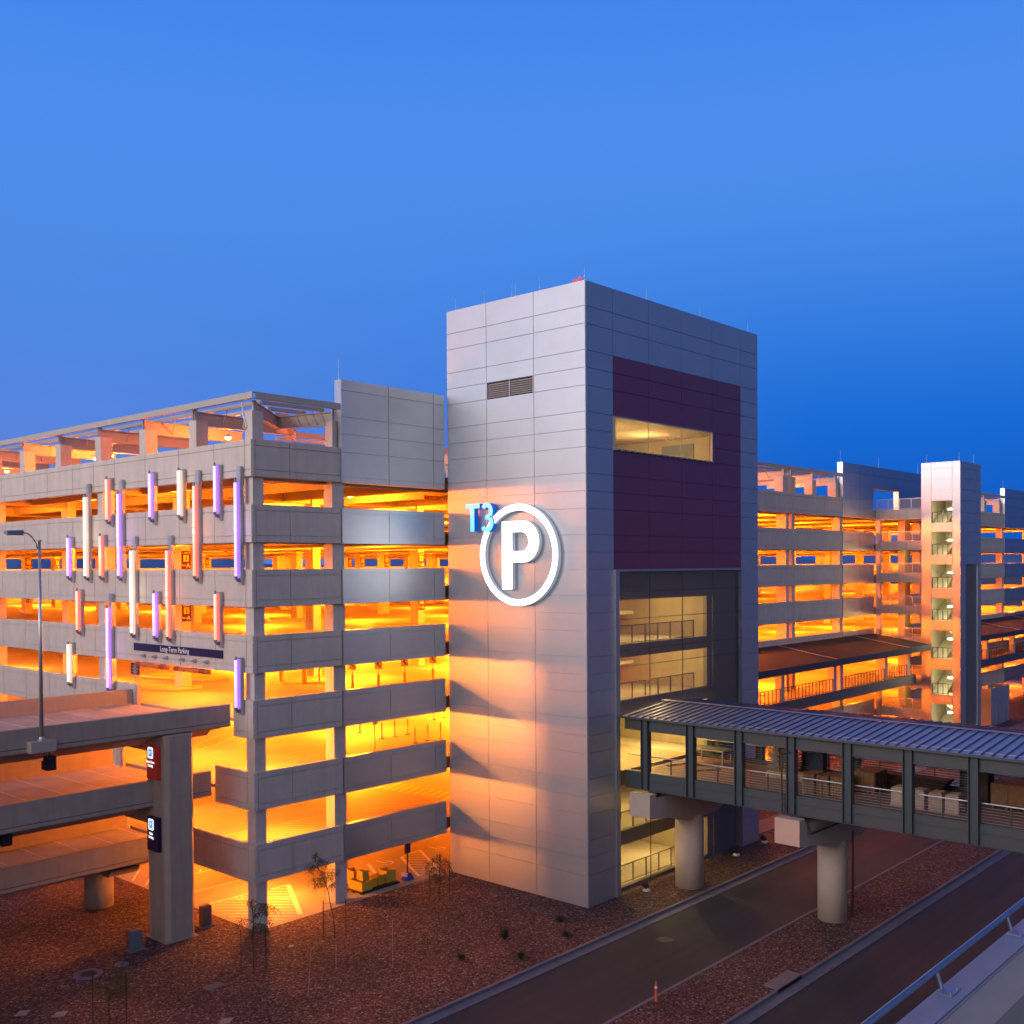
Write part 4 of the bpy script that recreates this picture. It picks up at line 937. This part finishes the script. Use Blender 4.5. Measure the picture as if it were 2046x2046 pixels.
slat_crate(50.4, 51.9, 21.4, 22.5, 1.05, 'square brown crate behind the fourth bridge column')
slat_crate(51.2, 53.0, 13.2, 16.2, 1.15, 'big dark brown crate at the right edge of the bridge')
slat_crate(52.0, 52.9, 16.6, 17.4, 1.5, 'tall dark crate left of the big one', mat('dark_crate', (.06, .035, .025), .8, var=.2, scale=5))
for y0, lab in ((19.3, 'leftmost pale wrapped carton on the bridge'), (18.35, 'second pale wrapped carton on the bridge, right of a column'), (17.55, 'pale carton with a red mark on the bridge'), (16.8, 'rightmost pale wrapped carton on the bridge')):
    b = MB(); b.box(48.75, 49.55, y0, y0+.62, 6.72, 7.42); b.box(48.7, 49.6, y0-.03, y0+.65, 6.6, 6.64); b.box(48.7, 48.8, y0, y0+.62, 6.64, 6.72); b.box(49.4, 49.5, y0, y0+.62, 6.64, 6.72); b.box(48.8, 49.5, y0+.05, y0+.55, 7.421, 7.47)
    tag(b.obj('carton', PALEC, bevel=.02), lab, 'carton', 'pale cartons stored on the footbridge')
s = thing('scaffold_stack', 'tall stack of blue-grey scaffold frames on the bridge deck', 'stack', (53, 27.3, 6.6))
for x0 in (26.75, 27.6):
    b = MB()
    for q_ in range(11): b.box(52.4, 53.4, x0, x0+.7, 6.62+q_*.15, 6.69+q_*.15); b.box(52.38, 52.42, x0+.1*(q_ % 2), x0+.25+.1*(q_ % 2), 6.69+q_*.15, 6.77+q_*.15)
    b.obj('frame_pile', mat('scaffold_grey', (.16, .20, .24), .5, .3, var=.2, scale=6), s)
s = tag(MB().box(50.9, 51.7, 23.8, 27.6, 6.62, 6.85).box(50.92, 51.68, 23.9, 27.5, 6.86, 6.95).obj('lumber_stack', mat('pale_lumber', (.38, .29, .17), .8, var=.3, scale=4)), 'low stack of pale lumber in front of the scaffold frames', 'lumber')
s = tag(MB().box(52.9, 53.5, 25.3, 26.0, 6.6, 8.3).obj('tool_cabinet', mat('dark_blue_metal', (.02, .035, .09), .5, .2, var=.1), bevel=.02), 'dark blue cabinet beside the scaffold stack on the bridge', 'cabinet')
b = MB(); 
for q_ in range(5): b.box(52.2+.05*q_, 53.3, 19.0-.1*q_, 22.9, 6.62+q_*.14, 6.74+q_*.14)
tag(b.obj('timber_pile', mat('dark_timber', (.045, .024, .016), .85, var=.3, scale=5)), 'long low pile of dark timber along the far side of the bridge', 'timber')
b = MB(); b.box(52.1, 53.2, 30.9, 33.0, 7.35, 7.42)
for y in (31.0, 32.9):
    for x in (52.2, 53.1): b.box(x-.03, x+.03, y-.03, y+.03, 6.6, 7.35)
tag(b.obj('work_bench', GALV), 'trestle work bench on the bridge near the tower', 'bench')
b = MB(); b.bar((49.5, 31.6, 6.64), (51.0, 30.4, 6.64), .2, .05); b.bar((50.9, 32.6, 6.66), (51.6, 31.4, 6.66), .12, .06); b.bar((49.9, 33.2, 6.66), (51.4, 32.7, 6.66), .1, .06)
tag(b.obj('loose_planks', WOOD), 'loose planks lying on the bridge deck near the tower', 'planks')
b = MB(); b.bar((47.5, 26.6, 6.61), (53.4, 29.9, 6.61), .07, .012); b.bar((53.4, 29.9, 6.61), (53.5, 32.6, 6.61), .07, .012)
tag(b.obj('red_tape', mat('red_tape', (.45, .03, .03), .6, var=.1)), 'red tape line laid across the bridge deck', 'tape')

# ------------------------------------------------------------------ walkway in front of the garage
def walkway(x0, x1, cols, lab, x_roof1):
    w = thing('covered_walkway', lab, 'walkway', ((x0+x1)/2, 42, 6.7), 'covered walkways along the garage')
    MB().box(x0, x1, 40.0, 44.28, 6.5, 6.7).obj('deck', FLOORC, w)
    WST = mat('walk_steel', (.16, .155, .20), .6, .1, var=.06)
    MB().box(x0, x1, 39.9, 40.0, 6.12, 7.0).obj('edge_beam', mat('edge_beam_paint', (.12, .11, .15), .55, .2, var=.05), w)
    z0, z1, z2 = 10.0, 10.25, 10.9
    MB().add([(x0, 38.5, z0), (x_roof1, 38.5, z0), (x_roof1, 40.2, z1), (x0, 40.2, z1), (x_roof1-.4, 44.0, z2), (x0, 44.0, z2), (x0, 38.5, z0-.1), (x_roof1, 38.5, z0-.1), (x_roof1-.4, 44.0, z2-.15), (x0, 44.0, z2-.15)],
             [(0, 1, 2, 3), (3, 2, 4, 5), (6, 9, 8, 7), (1, 7, 8, 4, 2), (5, 9, 6, 0, 3)]).obj('roof', DARKR, w)
    MB().box(x0, x_roof1, 38.42, 38.498, 9.45, 10.02).obj('fascia', mat('dark_fascia', (.07, .07, .10), .6, .2, var=.1), w)
    sm = MB(); x = x0+6
    while x < x_roof1-3: sm.bar((x, 38.5, z0+.03), (x, 40.2, z1+.03), .12, .05); sm.bar((x, 40.2, z1+.03), (x, 44, z2+.03), .12, .05); x += 15.5
    sm.obj('roof_seam', BEIGE, w)
    for xc in cols: MB().box(xc-.28, xc+.28, 40.02, 40.55, 6.7, 9.95).obj('column', CONC, w)
    for a, b in zip([x0]+cols, cols+[x1]): 
        if b-a > 1.5: railing((a+.35, 40.1), (b-.35, 40.1), 6.95, w, mt=DARKM, step=.62, mesh=False, h=1.1)
    return w
walkway(61.7, 103.9, [66.5, 76.7, 86.1, 87.4, 97.0, 102.4], 'dark-roofed covered walkway between the tower and the far stair tower', 103.8)
walkway(110.6, 165, [118.0, 125.5, 135.2, 145], 'dark-roofed covered walkway to the right of the far stair tower', 165)

# ------------------------------------------------------------------ far stair tower and its landings
st = thing('stair_tower', 'slim silver stair tower with open lit landings at the far right', 'stair tower', (107, 37.5, 0))
zl = [0, 1.1, 2.6, 4.23, 5.16, 6.1, 7.6, 8.65, 10.0, 11.37, 12.38, 13.45, 14.52, 15.5, 16.7, 17.79, 18.72, 19.8, 20.96, 21.85, 22.8, 23.97, 25.0, 26.1, 27.1, 27.73]
zl = sorted(set(zl))
ops = [(21.85, 23.97), (18.72, 20.96), (15.5, 17.79), (12.38, 14.52), (8.65, 11.37), (5.16, 7.6), (1.1, 4.23)]
def inop(zc): return any(a < zc < b for a, b in ops)
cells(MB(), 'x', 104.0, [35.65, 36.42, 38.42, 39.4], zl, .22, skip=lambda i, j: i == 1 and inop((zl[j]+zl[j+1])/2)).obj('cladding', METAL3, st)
cells(MB(), 'y', 35.65, [104.22, 105.45, 108.9, 109.83], zl, .2, skip=lambda i, j: i == 1 and zl[j+1] < 17.9).obj('cladding', METAL, st)
MB().box(105.46, 108.89, 35.80, 35.85, 0, 17.75).obj('recessed_screen', mat('grey_screen', (.17, .16, .165), .7, .2, var=.08), st)
o_ = MB(); o_.box(109.65, 109.83, 35.86, 39.4, 0, 27.7); o_.box(104.23, 109.64, 39.2, 39.4, 0, 27.7); o_.box(104.2, 109.7, 35.8, 39.3, 27.4, 27.6); o_.obj('wall', METAL2, st)
MB().box(105.44, 108.9, 35.9, 36.0, 0, 27).obj('inner_wall', INCO, st)
ST_IN = mat('stair_cream', (.62, .60, .48), .8, var=.05)
MB().box(104.3, 109.6, 39.05, 39.18, 0, 27).box(109.5, 109.62, 36.05, 39.0, 0, 27).obj('inner_wall', ST_IN, st)
for a, b in ops:
    zf = a
    MB().box(104.24, 106.2, 36.02, 39.03, zf-.2, zf-.02).obj('landing', ST_IN, st)
    railing((104.3, 36.45), (104.3, 38.4), zf-.02, st, mt=STEELG, step=.5, mesh=False)
    f = MB(); f.prism([(105.6, zf), (108.6, zf+1.5), (108.6, zf+1.3), (105.6, zf-.2)], 37.6, 38.9, 'y'); f.prism([(105.2, zf+3.1), (108.6, zf+1.6), (108.6, zf+1.4), (105.2, zf+2.9)], 36.2, 37.4, 'y'); f.obj('stair_flight', ST_IN, st)
    ft = MB().tube((104.5, 36.75, b-.78), (104.5, 36.75, b-.1), .02, n=5).obj('disc_lamp', GALV, st); MB().tube((104.5, 36.75, b-.86), (104.5, 36.75, b-.76), .30, .26, 14).obj('lens', WARML, ft)
    lamp('lamp_light', (104.75, 37.0, b-1.05), 130, (1, .80, .42), .2, ft)
for x, y in ((104.1, 38.9), (104.1, 35.8), (108, 35.75)): MB().tube((x, y, 27.7), (x, y, 28.55), .03, .015, 5).obj('lightning_rod', GALV, st)
# landings bridging to the garage
ld = [(20.14, 22.31), (16.97, 19.26), (13.71, 16.04), (10.52, 12.87), (6.85, 9.4), (3.45, 5.6), (.1, 2.6)]
prevb = 23.28
f = MB(); f.box(104.5, 104.85, 43.72, 44.2, 0, 23.28); f.box(110.2, 110.5, 43.72, 44.2, 0, 23.28)
for a, b in ld:
    f.box(104.52, 104.8, 39.42, 43.71, b, prevb); f.box(110.2, 110.48, 39.42, 43.71, b, prevb); prevb = a
f.obj('landing_frame', CONC, st)
for i_, (a, b) in enumerate(ld):
    MB().box(104.81, 110.19, 39.42, 44.25, a-.25, a-.05).obj('landing_slab', FLOORC, st)
    railing((104.62, 39.45), (104.62, 43.7), a-.1, st, mt=GALV, step=1.1)
    MB().box(107.0, 108.4, 42.2, 42.9, a-.05, b).obj('service_core', ST_IN, st)
    lamp('lamp_light', (106.2, 41.2, b-.1), 60, SODC if i_ % 2 == 0 else (1, .5, .12), .15, st)
MB().box(104.6, 110.4, 39.42, 44.2, 23.2, 23.32).obj('landing_slab', CONC, st)
railing((104.65, 39.45), (104.65, 44.1), 23.3, st, mt=GALV, step=1.1)
# small service building further right
sb = thing('service_building', 'small block service building with blue-lit side beyond the stair tower', 'building', (124, 38.8, 0))
b = MB(); b.box(120.7, 121.0, 38.15, 39.9, 0, 4.1); b.box(121.0, 127.0, 39.6, 39.9, 0, 4.1); b.box(126.8, 127.05, 38.4, 39.6, 0, 4.1)
b.obj('wall', TAN, sb); MB().box(121.0, 127.05, 38.15, 38.38, 0, 4.1).obj('side_wall', METAL, sb); MB().box(121.0, 126.8, 38.4, 39.6, 3.3, 3.45).obj('roof', DARKR, sb)
for x in (122.6, 124.9): MB().box(x, x+.9, 38.10, 38.148, .05, 2.2).obj('door', GALV, sb)
MB().box(121.3, 122.2, 38.7, 39.3, 3.45, 4.3).obj('air_unit', GALV, sb)

# ------------------------------------------------------------------ gravel bed details
def pedestal(x, y, h, mt, lab):
    s = thing('utility_cabinet', lab, 'cabinet', (x, y, 0)); MB().box(x-.38, x+.38, y-.28, y+.28, -.02, .07).obj('pad', KERB, s, bevel=.01); MB().box(x-.26, x+.26, y-.17, y+.17, .07, h).obj('housing', mt, s, bevel=.02)
    f = MB(); f.box(x-.20, x+.20, y-.19, y-.172, .2, h-.12); f.box(x-.03, x+.03, y-.2, y-.19, h*.5, h*.6); f.obj('door', mt, s)
pedestal(24.9, 46.35, .95, mat('green_grey_box', (.16, .19, .20), .5, .1, var=.06), 'grey-green utility cabinet left of the ramp column')
pedestal(28.85, 46.7, 1.05, mat('brown_box', (.13, .11, .11), .5, .1, var=.06), 'brownish utility cabinet between the ramp column and the garage corner')
def ringcover(x, y, ro, ri, lab, mt=KERB, z=.0):
    s = thing('manhole_cover', lab, 'manhole cover', (x, y, z))
    a = [(math.cos(2*math.pi*i/28), math.sin(2*math.pi*i/28)) for i in range(28)]
    f = MB()
    for i in range(28):
        p, q = a[i], a[(i+1) % 28]
        f.quad((x+p[0]*ro, y+p[1]*ro, z+.04), (x+q[0]*ro, y+q[1]*ro, z+.04), (x+q[0]*ri, y+q[1]*ri, z+.04), (x+p[0]*ri, y+p[1]*ri, z+.04))
        f.quad((x+p[0]*ro, y+p[1]*ro, z-.02), (x+q[0]*ro, y+q[1]*ro, z-.02), (x+q[0]*ro, y+q[1]*ro, z+.04), (x+p[0]*ro, y+p[1]*ro, z+.04))
    f.obj('collar', mt, s); MB().tube((x, y, z), (x, y, z+.03), ri*.99, n=28).obj('lid', DARKM if ri < .39 else mt, s)
ringcover(22.0, 45.1, .62, .38, 'large round manhole with pale collar in the gravel under the ramp')
ringcover(23.55, 45.05, .30, .09, 'small round valve cover with pale collar right of the big manhole')
ringcover(42.6, 28.5, .42, .40, 'round manhole cover in the near road', mat('manhole_rim', (.09, .08, .085), .7, var=.1), -.15)
b = MB(); b.box(24.5, 25.3, 39.5, 39.55, 0, .05); b.box(24.5, 25.3, 39.9, 39.95, 0, .05); b.box(24.5, 24.55, 39.55, 39.9, 0, .05); b.box(25.25, 25.3, 39.55, 39.9, 0, .05); b.box(24.55, 25.25, 39.55, 39.9, 0, .02)
tag(b.obj('valve_box', KERB), 'rectangular valve box frame lying in the gravel', 'valve box')
for x, y, lab in ((18.3, 43.15, 'pale flat slab in the gravel at the far left'), (19.25, 41.9, 'second pale flat slab in the gravel near the left edge'), (23.3, 36.3, 'pale slab at the very bottom edge of the gravel'), (29.98, 41.15, 'small pale slab in the gravel near the corner tree')):
    w = .33 if x != 29.98 else .16
    tag(MB().prism([(x-w, y), (x, y-w*.8), (x+w, y), (x, y+w*.8)], 0, .05, 'z').obj('stone_slab', mat('pale_slab', (.36, .27, .25), .8, var=.1)), lab, 'slab')
s = thing('drain_inlet', 'pale concrete drain inlet slab in the median kerb', 'drain inlet', (41.5, 21.4, 0))
MB().prism([(40.37, 21.34), (42.55, 21.34), (42.55, 22.05), (40.37, 22.05)], .01, .06, 'z').obj('slab', KERB, s); MB().box(40.4, 42.5, 21.36, 21.5, -.1, -.0).obj('mouth', BLK, s)
def cone(x, y, z, lab, h=.95):
    s = thing('traffic_post', lab, 'marker', (x, y, z)); MB().tube((x, y, z), (x, y, z+.05), .2, n=10).obj('base', BLK, s); MB().tube((x, y, z+.05), (x, y, z+h), .055, .04, 10).obj('post', ORNG, s); MB().tube((x, y, z+h*.7), (x, y, z+h*.8), .058, n=10).obj('band', SIGNW, s)
cone(36.1, 24.6, -.14, 'orange marker post at the road edge by the median')
def litter(p0, p1, lab): tag(MB().bar(p0, p1, .06, .05).obj('marker_stake', ORNG), lab, 'stake')
litter((64.2, 32.2, .05), (64.9, 31.2, .05), 'red marker stake lying in the gravel near the bridge pier')
for x, y, lab in ((48.0, 33.3, 'small dark spotlight in the gravel at the tower corner'), (53.2, 33.2, 'small dark spotlight in the gravel at the middle of the tower foot'), (57.5, 33.2, 'small dark spotlight in the gravel further along the tower foot'), (61.3, 33.3, 'small dark spotlight by the far end of the tower foot')):
    s = thing('ground_spotlight', lab, 'spotlight', (x, y, 0), 'spotlights along the tower foot'); MB().box(x-.16, x+.16, y-.16, y+.16, 0, .1).obj('pad', SIGNW, s); MB().tube((x, y, .22), (x+.08, y+.22, .34), .13, .16, 10).tube((x, y, .1), (x, y, .25), .03, n=6).obj('head', BLK, s)

# plants
def shrub(x, y, r, lab, tall=1.0):
    f = MB()
    for k_ in range(90):
        a = random.uniform(0, 6.283); e = random.uniform(.15, 1.25); L = r*random.uniform(.6, 1.1)
        d = Vector((math.cos(a)*math.cos(e), math.sin(a)*math.cos(e), math.sin(e)*tall)); s_ = Vector((-math.sin(a), math.cos(a), 0))*.022
        p = Vector((x+random.uniform(-.08, .08), y+random.uniform(-.08, .08), 0)); m_ = p+d*L*.55+Vector((0, 0, .04)); q = p+d*L
        f.add([p-s_*.5, p+s_*.5, m_+s_, q, m_-s_], [(0, 1, 2, 3, 4)])
    s = thing('shrub', lab, 'shrub', (x, y, 0), 'small tufted shrubs in the gravel'); f.obj('foliage', SHRUB, s); MB().tube((x, y, -.03), (x, y, .12), .03, .015, 6).obj('stem', BARK, s)
for x, y, r_, lab, t_ in ((41.05, 34.49-.7, .42, 'dark tufted shrub in the gravel nearest the tower corner', 1), (37.38, 34.22, .5, 'upright yellow-green tuft in the middle of the gravel', 1.7), (39.56, 32.17, .38, 'dark shrub right of the upright tuft', 1), (35.99, 31.89, .45, 'dark shrub nearest the kerb, lowest of the five', 1), (34.18, 33.97, .33, 'small dark shrub left of the other four', 1)):
    shrub(x, y, r_, lab, t_)
def young_tree(x, y, h, lab, lean=(0, 0), spread=1.0, droop=1.0, seed=1, nb=11, stakes=((-.45, .3), (.4, -.35)), leafn=26, sth=1.5, fork=.45):
    rnd = random.Random(seed)
    s = thing('young_tree', lab, 'tree', (x, y, 0), 'thin young trees in the gravel')
    tr_ = MB(); br_ = MB(); lf = MB()
    P = Vector((x, y, 0)); n = 7; top = Vector((x+lean[0], y+lean[1], h*.8)); pts = []
    for k_ in range(n+1):
        t = k_/n; pts.append(P+Vector((lean[0]*t*t, lean[1]*t*t, h*.8*t))+Vector((rnd.uniform(-.04, .04), rnd.uniform(-.04, .04), 0))*(0 < k_ < n))
    for k_ in range(n): tr_.tube(pts[k_], pts[k_+1], .035*(1-.1*k_), .035*(1-.1*(k_+1)), 7)
    def leafs(p, q, m_):
        for _ in range(m_):
            c = p.lerp(q, rnd.random())+Vector((rnd.gauss(0, .07), rnd.gauss(0, .07), rnd.gauss(-.05, .08)))
            d = Vector((rnd.gauss(0, .5), rnd.gauss(0, .5), -1)).normalized()*rnd.uniform(.05, .13); s_ = d.cross(Vector((rnd.random(), rnd.random(), .3))).normalized()*.013
            lf.add([c-s_, c+s_, c+d+s_*.4, c+d-s_*.4], [(0, 1, 2, 3)])
    for b_ in range(nb):
        t = fork+(1-fork)*b_/nb; k_ = min(int(t*n), n-1); p = pts[k_].lerp(pts[k_+1], t*n-k_)
        a = rnd.uniform(0, 6.283); L = spread*rnd.uniform(.5, 1.0); cur = p; d = Vector((math.cos(a), math.sin(a), .9))
        for g_ in range(6):
            nx = cur+d.normalized()*L/5; br_.tube(cur, nx, .019*(1-g_*.13), .019*(1-(g_+1)*.13), 5, cap=False); leafs(cur, nx, leafn//3 if g_ > 1 else 3)
            if g_ in (2, 4):
                e_ = nx+Vector((rnd.gauss(0, .3), rnd.gauss(0, .3), rnd.uniform(-.45, .1)))*spread*.6; br_.tube(nx, e_, .010, .005, 4, cap=False); leafs(nx, e_, leafn//2)
            cur = nx; d.z -= .42*droop; d.x += rnd.gauss(0, .15); d.y += rnd.gauss(0, .15)
    tr_.obj('trunk', BARK, s); br_.obj('branches', BARK, s); lf.obj('crown', LEAF, s)
    for sx, sy in stakes:
        MB().tube((x+sx, y+sy, 0), (x+sx, y+sy, sth), .025, n=6).tube((x+sx, y+sy, sth-.15), (x, y, sth-.15), .006, n=4).obj('support_stake', BARK, s)
young_tree(26.87, 39.63, 3.9, 'drooping young tree standing in front of the garage corner column', (-.05, .05), 1.15, 1.1, 3, 14, leafn=30, sth=2.0)
young_tree(32.0, 40.4, 5.0, 'tallest young tree with a bent bare trunk in front of the second column', (-1.0, .25), .95, .75, 5, 13, leafn=30, fork=.62, sth=1.9)
young_tree(39.31, 40.67, 2.9, 'small drooping young tree by the foot of the tower', (.05, .0), 1.0, 1.2, 9, 13, leafn=26, sth=1.7)
young_tree(20.1, 39.5, 2.6, 'low young tree at the bottom left of the gravel', (0, .0), 1.0, .9, 12, 14, leafn=30, stakes=((-.5, .35), (.5, -.4)), sth=2.0)
young_tree(87.0, 38.4, 4.6, 'bare young tree beyond the footbridge roof by the stair landings', (.1, .1), 1.3, .3, 21, 14, leafn=6, sth=1.6)
for (x, y, h, dx, lab) in ((27.0, 35.9, 2.0, .1, 'thin leaning pale stake alone in the lower gravel'), (29.6, 37.3, 1.2, 0, 'short thin stake in the gravel below the tallest tree'), (31.45, 35.6, 2.1, 0, 'thin stake beside a white scrap in the gravel')):
    tag(MB().tube((x, y, 0), (x+dx, y-dx, h), .018, n=6).tube((x, y, 0), (x, y, .03), .05, n=6).obj('marker_stake', mat('pale_stake', (.22, .18, .15), .8, var=.1)), lab, 'stake')

# ------------------------------------------------------------------ foreground parapet with pipe rail
fp = thing('roof_parapet', 'pale concrete parapet with blue-grey pipe rail at the bottom right', 'parapet', (8, 2.8, 13))
b = MB(); b.box(-30, 90, 2.62, 3.16, 11.5, 14.5); b.obj('wall', mat('parapet_stucco', (.38, .31, .27), .85, var=.06, scale=2, bump=.2), fp)
b = MB(); b.box(-30, 90, 2.95, 3.165, 14.501, 14.515); b.box(-30, 90, 2.925, 2.935, 14.501, 14.507); b.obj('cap_flashing', mat('flashing', (.33, .33, .38), .6, .2, var=.06, scale=3), fp)
tag(MB().box(-40, 90, -12, 2.6, 11.5, 13.6).obj('lower_roof', mat('lower_roof_membrane', (.20, .22, .28), .35, .1, var=.35, scale=2.5)), 'bluish wet-looking flat roof behind the parapet at the bottom right corner', 'roof')
MB().tube((-30, 3.19, 14.66), (90, 3.19, 14.66), .026, n=12).obj('pipe_rail', RAILB, fp, smooth=True)
x = -27.3
while x < 60:
    f = MB(); f.box(x-.10, x+.10, 3.02, 3.155, 14.516, 14.526); f.tube((x, 3.135, 14.526), (x, 3.175, 14.65), .02, n=8)
    for bx_, by_ in ((-.07, 3.04), (.07, 3.04)): f.tube((x+bx_, by_, 14.526), (x+bx_, by_, 14.54), .01, n=6)
    if 3 < x < 16: f.obj('rail_bracket', RAILB, fp)
    x += 1.8
